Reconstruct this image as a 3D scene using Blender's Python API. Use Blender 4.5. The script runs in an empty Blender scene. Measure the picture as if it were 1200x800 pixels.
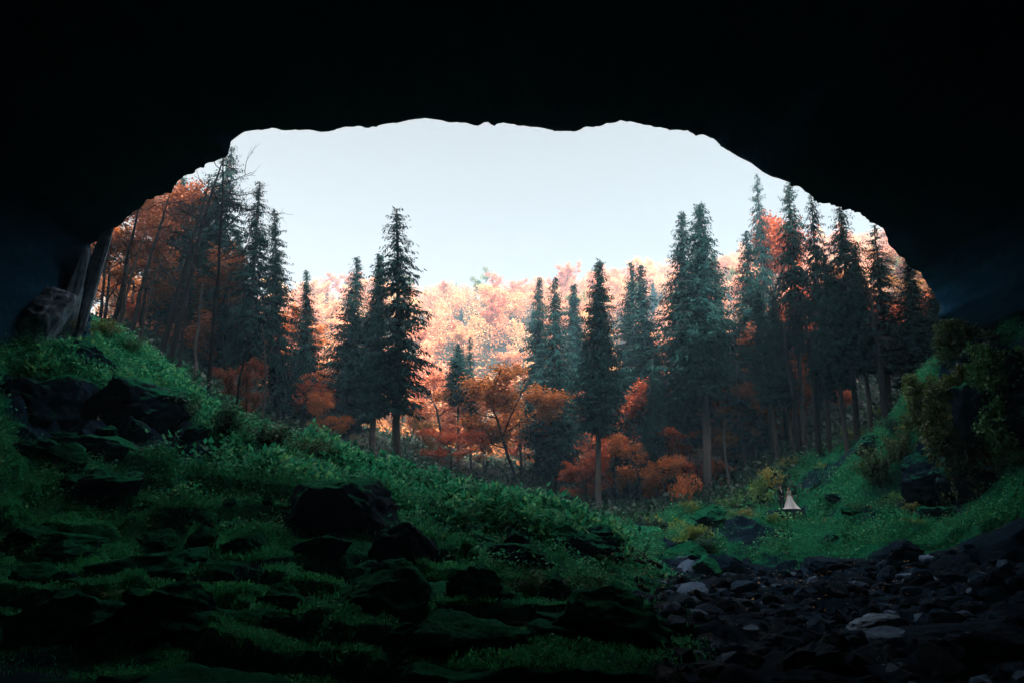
import bpy, bmesh, math, random
import numpy as np
from mathutils import Vector, Matrix, Quaternion, Euler

SC = bpy.context.scene
COL = SC.collection
R = math.radians
rng = np.random.default_rng(7)

# ------------------------------------------------------------------ camera
CAM_H, PITCH, F = 2.5, R(18.0), 760.0
CP, SP = math.cos(PITCH), math.sin(PITCH)
cam_d = bpy.data.cameras.new('camera'); cam = bpy.data.objects.new('camera', cam_d); COL.objects.link(cam)
cam_d.sensor_width = 36; cam_d.lens = F / 1200 * 36; cam_d.clip_start = 0.1; cam_d.clip_end = 4000
cam.location = (0, 0, CAM_H); cam.rotation_euler = (R(90) + PITCH, 0, 0)
SC.camera = cam

def P(px, py, Y):
    """world point seen at photo pixel (px,py), Y metres in front of the camera"""
    u = (px - 600) / F; v = (400 - py) / F
    s = Y / (CP - v * SP)
    return np.array([u * s, Y, CAM_H + (SP + v * CP) * s])

# ------------------------------------------------------------------ noise
def _h(ix, iy, iz, seed):
    with np.errstate(over='ignore'):
        n = (ix.astype(np.int64) * 374761393 + iy.astype(np.int64) * 668265263 + iz.astype(np.int64) * 2147483647 + seed * 974634777) & 0xFFFFFFFF
        n = ((n ^ (n >> 13)) * 1274126177) & 0xFFFFFFFF
        n = ((n ^ (n >> 16)) * 2246822519) & 0xFFFFFFFF
        n = n ^ (n >> 15)
    return (n & 0xFFFFFF) / float(0xFFFFFF) * 2 - 1

def vn(p, seed=0):
    p = np.asarray(p, float); i = np.floor(p); f = p - i; i = i.astype(np.int64)
    f = f * f * f * (f * (f * 6 - 15) + 10)
    out = 0
    for dx in (0, 1):
        wx = f[:, 0] if dx else 1 - f[:, 0]
        for dy in (0, 1):
            wy = f[:, 1] if dy else 1 - f[:, 1]
            for dz in (0, 1):
                wz = f[:, 2] if dz else 1 - f[:, 2]
                out = out + wx * wy * wz * _h(i[:, 0] + dx, i[:, 1] + dy, i[:, 2] + dz, seed)
    return out

def fbm(p, octs=4, seed=0, gain=.5, ridged=False):
    p = np.asarray(p, float); a = 1.; s = 0.; t = 0.
    for o in range(octs):
        n = vn(p * (2 ** o) + 17.3 * o, seed + o)
        if ridged: n = 1 - 2 * np.abs(n)
        s = s + a * n; t += a; a *= gain
    return s / t

def v3(x, y, z=0.):
    x = np.asarray(x, float); return np.stack([x, np.asarray(y, float) + 0 * x, np.zeros_like(x) + z], -1)

# ------------------------------------------------------------------ mesh helpers
def mk_mesh(name, verts, faces, mats=(), fmat=None, smooth=False):
    """faces: list of int arrays (n,3) / (n,4)"""
    me = bpy.data.meshes.new(name)
    verts = np.asarray(verts, np.float32).reshape(-1, 3)
    if isinstance(faces, np.ndarray): faces = [faces]
    faces = [np.asarray(f, np.int32) for f in faces if len(f)]
    nl = sum(f.size for f in faces); nf = sum(len(f) for f in faces)
    me.vertices.add(len(verts)); me.vertices.foreach_set('co', verts.ravel())
    me.loops.add(nl); me.loops.foreach_set('vertex_index', np.concatenate([f.ravel() for f in faces]))
    me.polygons.add(nf)
    sizes = np.concatenate([np.full(len(f), f.shape[1], np.int32) for f in faces])
    me.polygons.foreach_set('loop_start', np.concatenate([[0], np.cumsum(sizes)[:-1]]).astype(np.int32))
    if fmat is not None: me.polygons.foreach_set('material_index', np.asarray(fmat, np.int32))
    me.polygons.foreach_set('use_smooth', np.full(nf, smooth, bool))
    for m in mats: me.materials.append(m)
    me.update(calc_edges=True); me.validate()
    return me

def fattr(me, name, vals):
    a = me.attributes.new(name, 'FLOAT', 'POINT'); a.data.foreach_set('value', np.asarray(vals, np.float32))

def link(name, data, parent=None, loc=None, label=None, cat=None, group=None, kind=None):
    o = bpy.data.objects.new(name, data); COL.objects.link(o)
    if parent is not None: o.parent = parent
    if loc is not None: o.location = loc
    tag(o, label, cat, group, kind); return o

def tag(o, label=None, cat=None, group=None, kind=None):
    if label: o['label'] = label
    if cat: o['category'] = cat
    if group: o['group'] = group
    if kind: o['kind'] = kind
    return o

class MB:
    """collects tubes and polygons as numpy lists"""
    def __init__(s): s.v = []; s.q = []; s.t = []; s.n = 0; s.qm = []; s.tm = []
    def add(s, v, q=None, t=None, m=0):
        v = np.asarray(v, float).reshape(-1, 3)
        if q is not None and len(q): s.q.append(np.asarray(q) + s.n); s.qm.append(np.full(len(q), m))
        if t is not None and len(t): s.t.append(np.asarray(t) + s.n); s.tm.append(np.full(len(t), m))
        s.v.append(v); s.n += len(v)
    def tube(s, pts, rad, sides=6, m=0, cap=True):
        pts = np.asarray(pts, float); n = len(pts); rad = np.broadcast_to(rad, (n,))
        tan = np.gradient(pts, axis=0); tan /= np.linalg.norm(tan, axis=1)[:, None] + 1e-9
        ref = np.array([1., 0, 0]) if abs(tan[:, 0]).mean() < .8 else np.array([0, 1., 0])
        a = np.cross(tan, ref); a /= np.linalg.norm(a, axis=1)[:, None] + 1e-9
        b = np.cross(tan, a)
        th = np.linspace(0, 2 * np.pi, sides, endpoint=False)
        ring = pts[:, None] + rad[:, None, None] * (a[:, None] * np.cos(th)[None, :, None] + b[:, None] * np.sin(th)[None, :, None])
        i, j = np.meshgrid(np.arange(n - 1), np.arange(sides), indexing='ij'); j2 = (j + 1) % sides
        q = np.stack([i * sides + j, i * sides + j2, (i + 1) * sides + j2, (i + 1) * sides + j], -1).reshape(-1, 4)
        v = ring.reshape(-1, 3)
        t = None
        if cap:
            v = np.vstack([v, pts[-1:] , pts[:1]])
            t = [[(n - 1) * sides + k, (n - 1) * sides + (k + 1) % sides, n * sides] for k in range(sides)] + [[(k + 1) % sides, k, n * sides + 1] for k in range(sides)]
        s.add(v, q, t, m)
    def kites(s, c, d, w, L, W, m=0):
        """n leaf quads: base c, direction d, side w, length L, half width W"""
        L = np.broadcast_to(L, (len(c),))[:, None]; W = np.broadcast_to(W, (len(c),))[:, None]
        v = np.stack([c, c + d * L * .45 + w * W, c + d * L, c + d * L * .45 - w * W], 1).reshape(-1, 3)
        s.add(v, np.arange(len(c) * 4).reshape(-1, 4), None, m)
    def mesh(s, name, mats=(), smooth=False):
        q = np.concatenate(s.q) if s.q else np.zeros((0, 4), int); t = np.concatenate(s.t) if s.t else np.zeros((0, 3), int)
        fm = np.concatenate(s.qm + s.tm) if (s.qm or s.tm) else None
        return mk_mesh(name, np.concatenate(s.v), [q, t], mats, fm, smooth)

def unit(a): return a / (np.linalg.norm(a, axis=-1, keepdims=True) + 1e-9)
def rand_dirs(n, r=rng): return unit(r.normal(size=(n, 3)))

# ------------------------------------------------------------------ materials
def new_mat(name):
    m = bpy.data.materials.new(name); m.use_nodes = True
    nt = m.node_tree; nt.nodes.clear()
    return m, nt
def N(nt, typ, **kw):
    n = nt.nodes.new(typ)
    for k, v in kw.items():
        if k in n.inputs.keys() if hasattr(n.inputs, 'keys') else False: n.inputs[k].default_value = v
        else: setattr(n, k, v)
    return n
def ramp(nt, stops, fac=None, interp='LINEAR'):
    n = nt.nodes.new('ShaderNodeValToRGB'); cr = n.color_ramp; cr.interpolation = interp
    while len(cr.elements) < len(stops): cr.elements.new(0.5)
    for e, (p, c) in zip(cr.elements, stops): e.position = p; e.color = (*c, 1)
    if fac is not None: nt.links.new(fac, n.inputs[0])
    return n
def noise(nt, scale, detail=5, rough=.6, vec=None):
    n = nt.nodes.new('ShaderNodeTexNoise'); n.inputs['Scale'].default_value = scale; n.inputs['Detail'].default_value = detail; n.inputs['Roughness'].default_value = rough
    if vec is not None: nt.links.new(vec, n.inputs['Vector'])
    return n
def mixc(nt, a, b, fac, blend='MIX'):
    n = nt.nodes.new('ShaderNodeMix'); n.data_type = 'RGBA'; n.blend_type = blend
    for k, x in ((6, a), (7, b), (0, fac)):
        if isinstance(x, (int, float)): n.inputs[k].default_value = x
        elif isinstance(x, tuple): n.inputs[k].default_value = (*x, 1)
        else: nt.links.new(x, n.inputs[k])
    return n.outputs[2]
def math_n(nt, op, a, b=None, clamp=False):
    n = nt.nodes.new('ShaderNodeMath'); n.operation = op; n.use_clamp = clamp
    for k, x in ((0, a), (1, b)):
        if x is None: continue
        if isinstance(x, (int, float)): n.inputs[k].default_value = x
        else: nt.links.new(x, n.inputs[k])
    return n.outputs[0]
def out_princ(nt, col, rough=.8, spec=.3, bump=None, bump_s=.5, bump_d=.1, tint=None):
    b = nt.nodes.new('ShaderNodeBsdfPrincipled')
    if isinstance(col, tuple): b.inputs['Base Color'].default_value = (*col, 1)
    else: nt.links.new(col, b.inputs['Base Color'])
    if isinstance(rough, (int, float)): b.inputs['Roughness'].default_value = rough
    else: nt.links.new(rough, b.inputs['Roughness'])
    b.inputs['Specular IOR Level'].default_value = spec
    if tint: b.inputs['Specular Tint'].default_value = (*tint, 1)
    if bump is not None:
        bn = nt.nodes.new('ShaderNodeBump'); bn.inputs['Strength'].default_value = bump_s; bn.inputs['Distance'].default_value = bump_d
        nt.links.new(bump, bn.inputs['Height']); nt.links.new(bn.outputs[0], b.inputs['Normal'])
    o = nt.nodes.new('ShaderNodeOutputMaterial'); nt.links.new(b.outputs[0], o.inputs[0]); return b, o

def rock_mat(name, dark, light, moss=None, moss_amt=.5, rough=.6, spec=.4, use_attr=False):
    m, nt = new_mat(name)
    geo = nt.nodes.new('ShaderNodeNewGeometry'); pos = geo.outputs['Position']
    n1 = noise(nt, .9, 8, .65, pos); n2 = noise(nt, 6., 6, .7, pos)
    c = ramp(nt, [(.3, dark), (.55, tuple(.55 * a + .45 * b for a, b in zip(dark, light))), (.75, light)], n1.outputs[0])
    c2 = mixc(nt, c.outputs[0], mixc(nt, (.35, .35, .35), (1.25, 1.25, 1.25), n2.outputs[0]), .7, 'MULTIPLY')
    h = math_n(nt, 'ADD', n1.outputs[0], math_n(nt, 'MULTIPLY', n2.outputs[0], .35))
    if moss is not None:
        sx = nt.nodes.new('ShaderNodeSeparateXYZ'); nt.links.new(geo.outputs['Normal'], sx.inputs[0])
        nm = noise(nt, .55, 6, .65, pos)
        f = math_n(nt, 'ADD', math_n(nt, 'MULTIPLY', sx.outputs[2], .9), math_n(nt, 'MULTIPLY', nm.outputs[0], 1.6))
        if use_attr:
            at = nt.nodes.new('ShaderNodeAttribute'); at.attribute_name = 'moss'
            f = math_n(nt, 'ADD', f, at.outputs['Fac'])
            th = 1.7
        else: th = 1.75 - moss_amt
        f = math_n(nt, 'MULTIPLY', math_n(nt, 'SUBTRACT', f, th), 5., True)
        n3 = noise(nt, 5.5, 6, .75, pos)
        mc = ramp(nt, [(.33, tuple(.12 * a for a in moss)), (.5, moss), (.72, (moss[0] * 1.9 + .01, moss[1] * 1.45, moss[2] * .9))], n3.outputs[0])
        c2 = mixc(nt, c2, mc.outputs[0], f)
        h = math_n(nt, 'ADD', h, math_n(nt, 'MULTIPLY', math_n(nt, 'MULTIPLY', n3.outputs[0], f), .6))
        rough = math_n(nt, 'ADD', math_n(nt, 'MULTIPLY', f, .3), rough, True)
    out_princ(nt, c2, rough, spec, h, .8, .18, (.35, .72, 1.))
    return m

def stone_mat(name):
    m, nt = new_mat(name)
    geo = nt.nodes.new('ShaderNodeNewGeometry'); oi = nt.nodes.new('ShaderNodeObjectInfo')
    n1 = noise(nt, 3.5, 7, .68, geo.outputs['Position'])
    rnd = math_n(nt, 'FRACT', math_n(nt, 'ADD', geo.outputs['Random Per Island'], oi.outputs['Random']))
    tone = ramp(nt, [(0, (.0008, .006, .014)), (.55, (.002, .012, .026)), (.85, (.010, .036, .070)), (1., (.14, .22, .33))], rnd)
    c = mixc(nt, tone.outputs[0], mixc(nt, (.3, .3, .3), (1.7, 1.7, 1.7), n1.outputs[0]), .85, 'MULTIPLY')
    wet = ramp(nt, [(.35, (.75, .75, .75)), (.6, (.25, .25, .25))], noise(nt, 1.7, 4, .6, geo.outputs['Position']).outputs[0])
    out_princ(nt, c, wet.outputs[0], .02, n1.outputs[0], 1., .15, (.3, .65, 1.)); return m
def leaf_mat(name, stops, transl=.3, objcol=False, rough=.55, spec=.25, scale=.12):
    m, nt = new_mat(name)
    geo = nt.nodes.new('ShaderNodeNewGeometry')
    nz = noise(nt, scale, 3, .6, geo.outputs['Position'])
    f = math_n(nt, 'ADD', math_n(nt, 'MULTIPLY', geo.outputs['Random Per Island'], .55), math_n(nt, 'MULTIPLY', nz.outputs[0], .5), True)
    c = ramp(nt, stops, f).outputs[0]
    if objcol:
        oi = nt.nodes.new('ShaderNodeObjectInfo')
        br = mixc(nt, (.6, .6, .6), (1.35, 1.35, 1.35), geo.outputs['Random Per Island'])
        c = mixc(nt, oi.outputs['Color'], br, 1., 'MULTIPLY')
    b = nt.nodes.new('ShaderNodeBsdfPrincipled'); nt.links.new(c, b.inputs['Base Color'])
    b.inputs['Roughness'].default_value = rough; b.inputs['Specular IOR Level'].default_value = spec
    t = nt.nodes.new('ShaderNodeBsdfTranslucent'); nt.links.new(c, t.inputs[0])
    mx = nt.nodes.new('ShaderNodeMixShader'); mx.inputs[0].default_value = transl
    nt.links.new(b.outputs[0], mx.inputs[1]); nt.links.new(t.outputs[0], mx.inputs[2])
    o = nt.nodes.new('ShaderNodeOutputMaterial'); nt.links.new(mx.outputs[0], o.inputs[0])
    return m

def plain_mat(name, col, rough=.7, spec=.3, var=.35, scale=3., stretch=1.):
    m, nt = new_mat(name)
    tc = nt.nodes.new('ShaderNodeTexCoord'); mp = nt.nodes.new('ShaderNodeMapping'); mp.inputs['Scale'].default_value = (1, 1, stretch)
    nt.links.new(tc.outputs['Object'], mp.inputs[0])
    n = noise(nt, scale, 6, .65, mp.outputs[0])
    c = ramp(nt, [(.3, tuple(x * (1 - var) for x in col)), (.7, tuple(x * (1 + var) for x in col))], n.outputs[0])
    out_princ(nt, c.outputs[0], rough, spec, n.outputs[0], .5, .05); return m

M_turf = None
MOSS = (.006, .12, .062)
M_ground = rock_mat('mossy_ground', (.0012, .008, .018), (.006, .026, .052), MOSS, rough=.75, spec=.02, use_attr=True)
M_cave = rock_mat('cave_rock', (.005, .035, .075), (.012, .08, .145), None, rough=.85, spec=.05)
M_cliff = rock_mat('cliff_rock', (.06, .07, .075), (.25, .26, .27), (.03, .07, .02), .5)
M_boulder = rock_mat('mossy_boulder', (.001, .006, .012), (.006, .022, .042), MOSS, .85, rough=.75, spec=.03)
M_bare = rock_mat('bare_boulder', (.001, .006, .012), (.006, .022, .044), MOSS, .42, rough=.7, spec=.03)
M_pale = rock_mat('pale_limestone', (.018, .045, .085), (.14, .23, .34), None, rough=.6)
M_column = rock_mat('column_rock', (.014, .030, .048), (.26, .34, .43), None, rough=.7, spec=.2)
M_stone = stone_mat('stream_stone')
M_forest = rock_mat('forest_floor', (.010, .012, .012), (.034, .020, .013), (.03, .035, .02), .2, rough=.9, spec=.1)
M_bark = plain_mat('spruce_bark', (.055, .048, .045), .9, .1, .5, 40., .15)
M_barkpale = plain_mat('pale_bark', (.06, .055, .055), .85, .1, .45, 40., .15)
M_barkdark = plain_mat('dark_bark', (.014, .014, .016), .9, .1, .4, 40., .15)
M_needle = leaf_mat('spruce_needles', [(.1, (.003, .013, .013)), (.5, (.006, .032, .034)), (.9, (.016, .055, .050))], .12, False, .8, .04)
M_leaf = leaf_mat('autumn_leaves', [(0, (1, 1, 1)), (1, (1, 1, 1))], .35, True, .6, .2)
M_herb = leaf_mat('herb_leaves', [(.15, (.003, .05, .035)), (.42, (.012, .22, .12)), (.66, (.05, .42, .20)), (.84, (.24, .54, .20))], .35, False, .65, .12, .16)
M_grass = leaf_mat('grass_blades', [(.15, (.005, .10, .055)), (.5, (.018, .24, .11)), (.9, (.08, .37, .13))], .35, False, .65, .1, .16)
M_turf = leaf_mat('bright_turf', [(.15, (.004, .10, .05)), (.45, (.025, .36, .15)), (.75, (.09, .50, .16))], .35, False, .65, .1, .3)
M_shrub = leaf_mat('shrub_leaves', [(0, (1, 1, 1)), (1, (1, 1, 1))], .35, True, .5, .3)

# ------------------------------------------------------------------ terrain
CTRL = [  # px, py, Y on the photograph's surfaces
 (0,805,13),(150,805,13),(300,805,13.5),(450,805,14),(600,805,14),(750,805,14),(900,805,14),(1050,805,14),(1200,805,13),
 (0,740,17),(220,715,17),(400,740,18),(550,745,18),(700,750,18),(850,760,18),(1000,760,19),(1200,770,16),
 (0,690,20),(150,690,21),(300,685,21),(450,690,22),(600,720,20.5),(750,722,22),(900,725,23),(1050,730,23),(1200,735,19),
 (0,600,24),(80,590,25),(150,580,27),(240,600,26),(330,585,27),(420,640,25),(500,640,27),(600,655,27),(680,665,28),(760,692,29),
 (820,690,31),(900,690,31),(1000,690,30),(1100,690,28),(1200,685,24),
 (60,405,37),(110,388,42),(145,410,41),(180,438,40),(215,462,39),(250,494,38),(300,513,37),(350,531,36),(430,566,35),(520,591,34.5),(600,606,34),(680,623,34),(730,650,33.5),(765,684,33),
 (0,500,28),(0,450,31),(60,470,32),(130,500,33.5),(200,510,34),(270,538,34),(340,564,33),(430,598,31.5),(520,613,31),(600,620,31),(680,640,31),
 (60,540,28),(150,545,29.5),(250,560,29.5),
 (790,668,38),(830,664,39),(900,660,38),(960,655,37),(1020,647,36),(1090,640,34),(1190,625,30),
 (800,650,42),(870,636,42),(960,617,43),(1050,604,41),(1120,605,38),(1190,590,34),
 (750,640,50),(790,618,52),(850,603,53),(800,645,43.5),(920,606,53.5),(1000,574,52),(1080,550,48),(1125,572,42.5),
 (760,612,62),(840,590,64),(900,553,64),(980,526,62),(1050,496,58),(1085,455,46.5),(1130,430,43),(1200,398,38.5),(1105,520,45),(1150,520,41),(1200,515,37),(1065,470,50),(1140,400,46),(1240,370,40),
 (700,606,70),(720,600,80),(790,585,76),(830,578,74),
 # hidden behind the left crest
 (430,580,46),(520,600,46),(600,610,46),(680,625,46),(300,530,48),(200,470,52),(120,430,56),(730,640,46),
 (130,395,60),(200,430,60),(300,490,64),(400,530,72),(470,550,64),(545,565,80),(620,565,85),
 (150,390,85),(300,455,90),(450,510,95),(560,540,100),(700,545,105),(850,505,100),(950,460,95),(1050,420,85),
 (560,505,130),(700,500,135),(400,480,130),(250,440,125),(880,460,130),(1000,400,125),
]
pts = [P(*c) for c in CTRL]
for px, py, Y in [(0, 417, 170), (120, 412, 190), (250, 384, 225), (370, 364, 250), (450, 362, 255), (520, 358, 258), (600, 360, 260), (700, 346, 262), (780, 342, 262), (860, 326, 262), (960, 310, 250), (1060, 292, 225)]:
    p = P(px, py, Y); pts.append(p)
    pts.append(np.array([p[0] * 1.25, p[1] * 1.25, p[2] - 6])); pts.append(np.array([p[0] * 1.8, p[1] * 1.8, p[2] - 45]))
pts += [np.array(t, float) for t in [(0,-20,-1),(-35,-20,2),(35,-20,2),(-35,5,5),(35,5,4),(0,4,.2),(-12,2,.4),(12,2,.2),(-60,30,22),(60,25,22),(-80,70,28),(95,70,42),(130,130,60),(-150,100,30),(150,20,50),(-150,0,40),(0,-120,30),(-150,-120,40),(150,-120,40),(-500,0,0),(500,0,10),(0,-500,0),(0,800,0),(600,600,0),(-600,600,0),(-600,-500,0),(600,-500,0)]]
CT = np.array(pts)
def _phi(r): return np.sqrt(r * r + 4.0)
_D = np.linalg.norm(CT[:, None, :2] - CT[None, :, :2], axis=-1)
_A = _phi(_D) - np.eye(len(CT)) * .25
_W = np.linalg.solve(_A, CT[:, 2] - CT[:, 2].mean()); _Z0 = CT[:, 2].mean()
def base_z(x, y):
    x = np.asarray(x, float).ravel(); y = np.asarray(y, float).ravel(); out = np.empty(len(x))
    for k in range(0, len(x), 20000):
        d = np.hypot(x[k:k + 20000, None] - CT[None, :, 0], y[k:k + 20000, None] - CT[None, :, 1])
        out[k:k + 20000] = _phi(d) @ _W + _Z0
    return out
def stream_mask(x, y):
    """1 in the rocky stream bed that runs from the gap (8,33) to the lower right"""
    cx = np.interp(y, [5, 14, 20, 26, 30, 34, 38, 45], [6, 7, 9, 10.5, 11, 10.5, 10, 10.2])
    w = np.interp(y, [5, 14, 20, 26, 30, 34, 38, 42], [5., 5., 5.6, 6., 5.6, 4.2, 2.2, .3])
    d = (x - cx) / np.where(x > cx, w * 1.7, w)
    return np.clip(1.5 - np.abs(d) * 1.2, 0, 1)
CPX, CPY, CPZ = P(922, 600, 52.3)
def detail_z(x, y):
    x = np.asarray(x, float).ravel(); y = np.asarray(y, float).ravel()
    near = np.clip((75 - y) / 30, 0.25, 1)
    st = stream_mask(x, y)
    n1 = fbm(v3(x / 4.2, y / 3.2), 4, 3)
    n2 = fbm(v3(x / 1.5, y / 1.0, 3), 4, 11, .55, True)
    # ledges: steps facing the viewer
    q = (n1 * 1.6 + y * .12) * 1.3; fr = q - np.floor(q); step = (np.clip((fr - .25) / .2, 0, 1) - fr)
    hum = fbm(v3(x / 4.6, y / 3.8, 13), 4, 51) * np.clip((y - 38) / 5, 0, 1) * np.clip((66 - y) / 6, 0, 1) * np.clip((x - 7) / 3, 0, 1)
    n3 = fbm(v3(x / .55, y / .42, 6), 3, 17, .6, True)
    cp = np.exp(-((x - CPX) ** 2 + (y - CPY + 2.0) ** 2) / 9.)
    fc = np.exp(-(((x + 19.5) / 4.5) ** 2 + ((y - 32.3) / 3.6) ** 2) ** 2)
    z = near * (fc * (n1 * .8 + step * .9 + n2 * .4) + n1 * (.6 + .3 * (y < 33) * (1 - st)) + step * (.4 + .35 * (y < 32)) * (1 - .6 * st) + n2 * (.18 + .16 * (1 - st) * np.clip((y - 30) / 4, 0, 1)) * (1 + .8 * st) + n3 * (.02 + .10 * st) + hum * 1.6) * (1 - cp) - cp * 2.3
    return z
def gz(x, y):
    r = base_z(x, y) + detail_z(x, y); return r
def gz1(x, y): return float(gz([x], [y])[0])

def axis(mid, far_lo, far_hi, step, grow=1.22):
    a = np.arange(mid[0], mid[1] + 1e-6, step); lo = []; s = step; c = mid[0]
    while c > far_lo: s *= grow; s = min(s, 25); c -= s; lo.append(c)
    hi = []; s = step; c = a[-1]
    while c < far_hi: s *= grow; s = min(s, 25); c += s; hi.append(c)
    return np.concatenate([lo[::-1], a, hi])
gxs = axis((-33, 36), -520, 520, .17); gys = axis((9, 60), -480, 760, .16, 1.12)
GX, GY = np.meshgrid(gxs, gys, indexing='xy'); xr, yr = GX.ravel(), GY.ravel()
GZ = gz(xr, yr)
nx, ny = len(gxs), len(gys)
ii, jj = np.meshgrid(np.arange(ny - 1), np.arange(nx - 1), indexing='ij')
gq = np.stack([ii * nx + jj, ii * nx + jj + 1, (ii + 1) * nx + jj + 1, (ii + 1) * nx + jj], -1).reshape(-1, 4)
fm = (GY[:-1, :-1].ravel() > 64).astype(int)
def moss_field(x, y):
    x = np.asarray(x, float).ravel(); y = np.asarray(y, float).ravel()
    m = .62 + .85 * fbm(v3(x / 4.5, y / 3.5, 9), 3, 21)
    m += .55 * np.clip((y - 26) / 8, 0, 1) * (x < 9)          # crest of the mound is lush
    m -= 1.3 * stream_mask(x, y)
    m -= .25 * np.clip((15.5 - y) / 3, 0, 1)
    m -= 1.2 * np.clip((x - 7) / 3, 0, 1) * np.clip((33 - y) / 3, 0, 1)
    rb = np.clip((y - 38) / 3, 0, 1) * np.clip((x - 8) / 2, 0, 1) * np.clip((64 - y) / 4, 0, 1)
    m += rb * (-.30 + .8 * fbm(v3(x / 2.4, y / 1.8, 14), 3, 71))
    m += .28 * np.clip((y - 42) / 4, 0, 1)
    m -= 2. * np.exp(-(((x + 20) / 5.) ** 2 + ((y - 32.) / 3.6) ** 2) ** 2)
    return m
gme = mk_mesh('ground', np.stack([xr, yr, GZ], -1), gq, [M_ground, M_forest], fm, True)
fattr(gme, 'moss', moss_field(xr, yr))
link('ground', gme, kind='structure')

# ------------------------------------------------------------------ cave and the hill above it
LIP = [(-40,900,27.0),(-30,650,30.0),(-5,560,32.0),(40,470,35.0),(80,430,37.0),(104,404,38.5),(112,350,38.5),(110,288,38.5),(140,262,37.9),(165,245,37.1),(185,231,35.8),(205,219,34.4),(230,201,33.2),(252,190,31.8),(266,182,31.6),(274,166,31.3),(290,155,31.0),(318,151,31.4),(370,153,31.9),(415,153,31.9),(450,147,31.9),(500,141,32.4),(530,146,32.4),(560,146,32.4),(600,147,32.9),(640,151,32.9),(665,155,32.9),(700,147,32.9),(728,143,32.9),(760,150,32.9),(800,155,32.9),(822,158,32.9),(850,176,32.9),(880,190,32.9),(903,206,32.9),(925,214,33.1),(950,231,35.1),(980,244,38.2),(1004,252,40.8),(1024,264,42.6),(1042,284,43.8),(1050,300,44.2),(1074,318,44.9),(1094,342,44.9),(1104,372,44.5),(1125,392,44.0),(1165,398,43.0),(1205,396,42.0),(1250,430,41.0),(1290,540,40.0),(1320,750,38.0)]
L = np.array([P(*l) for l in LIP]); seg = np.concatenate([[0], np.cumsum(np.linalg.norm(np.diff(L, axis=0), axis=1))])
tt = np.linspace(0, seg[-1], 640); LP = np.stack([np.interp(tt, seg, L[:, k]) for k in range(3)], -1)
AX = np.array([1.5, 0, 8.0])
def ring(scx, scz, y, amp=.8, seed=0, blendy=0.):
    p = LP.copy(); off = p - AX
    o = np.stack([AX[0] + off[:, 0] * scx, np.full(len(p), 0.) + y, AX[2] + off[:, 2] * np.where(off[:, 2] > 0, scz, 1.15)], -1)
    o[:, 1] += blendy * (LP[:, 1] - 41)
    n = fbm(o / 5., 5, 40 + seed)[:, None]; n2 = fbm(o / 1.2, 3, 60 + seed)[:, None]
    return o + unit(off * [1, 0, 1]) * (n * amp + n2 * .25 * min(1, amp))
rings = []
for k, (sx, sz, y, a) in enumerate([(.02,.02,-46,.0),(.35,.3,-45,2),(.7,.6,-42,2.5),(1.0,.85,-34,2.5),(1.2,1.0,-22,2.5),(1.3,1.12,-10,2.5),(1.36,1.2,0,2.2),(1.36,1.24,8,2.0),(1.32,1.24,15,1.8),(1.27,1.22,21,1.6),(1.22,1.19,26,1.3),(1.16,1.14,30.5,1.1),(1.11,1.1,34,.9),(1.07,1.065,36.8,.7),(1.035,1.035,39,.5)]):
    rings.append(ring(sx, sz, y, a, 0, np.clip(y / 41, 0, 1) ** .7))
lipn = fbm(LP / 1.1, 4, 5)[:, None] * .30 + np.maximum(0, fbm(LP / 3.1, 3, 15))[:, None] * -.3 + fbm(LP / .5, 2, 19)[:, None] * .16 + fbm(LP / 1.6, 3, 23, .55, True)[:, None] * .34
rings.append(LP + unit((LP - AX) * [1, 0, 1]) * lipn)
N_IN = len(rings)
for k, (sx, sz, y, a) in enumerate([(1.03,1.03,41.6,.5),(1.1,1.12,42.6,1.),(1.2,1.3,43,1.6),(1.4,1.8,43,2.2),(1.7,2.6,41,3),(2.1,3.4,36,3.5),(2.7,4.2,26,4),(3.4,5.0,10,4),(3.9,5.3,-15,4),(3.6,4.,-60,4),(2.5,2.,-120,3),(1.,.4,-170,1)]):
    rings.append(ring(sx, sz, y, a, 0, 1. if y > 40 else .5))
RV = np.concatenate(rings); nr, nc = len(rings), len(LP)
a_, b_ = np.meshgrid(np.arange(nr - 1), np.arange(nc - 1), indexing='ij')
rq = np.stack([a_ * nc + b_, a_ * nc + b_ + 1, (a_ + 1) * nc + b_ + 1, (a_ + 1) * nc + b_], -1).reshape(-1, 4)
rfm = (a_.ravel() >= N_IN + 2).astype(int)
link('cave_hill', mk_mesh('cave_hill', RV, rq, [M_cave, M_cliff], rfm, True), kind='structure')

# ------------------------------------------------------------------ rocks
def rock_mesh(name, seed, mat, sub=4, planes=9, flat=1.0, rough=.10):
    bm = bmesh.new(); bmesh.ops.create_icosphere(bm, subdivisions=sub, radius=1)
    p = np.array([v.co[:] for v in bm.verts]); r = np.random.default_rng(seed)
    for n in rand_dirs(planes, r):
        d = np.maximum(0, p @ n - r.uniform(.5, .85)); p = p - d[:, None] * n
    p = p + unit(p) * (fbm(p * 1.6 + seed, 3, seed)[:, None] * .10 + fbm(p * 3.2 + seed, 5, seed + 9, .6, True)[:, None] * rough * .8)
    p = p + unit(p) * (fbm(p * [1.1, 1.1, 7.] + seed, 3, seed + 31, .6, True)[:, None] * rough * .45 + fbm(p * 9, 3, seed + 5)[:, None] * rough * .25)
    p[:, 2] *= flat
    f = np.array([[v.index for v in fc.verts] for fc in bm.faces]); bm.free()
    return mk_mesh(name, p, f, [mat], None, False if sub < 4 else True)
ROCKS_B = [rock_mesh('boulder', 100 + k, M_boulder, 5, 11, 1., .13) for k in range(5)]
ROCKS_N = [rock_mesh('bare_boulder', 200 + k, M_bare, 5, 11, 1., .15) for k in range(4)]
M_dry = rock_mat('dry_boulder', (.0012, .008, .018), (.008, .028, .054), None, rough=.75, spec=.03)
ROCKS_D = []
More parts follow.
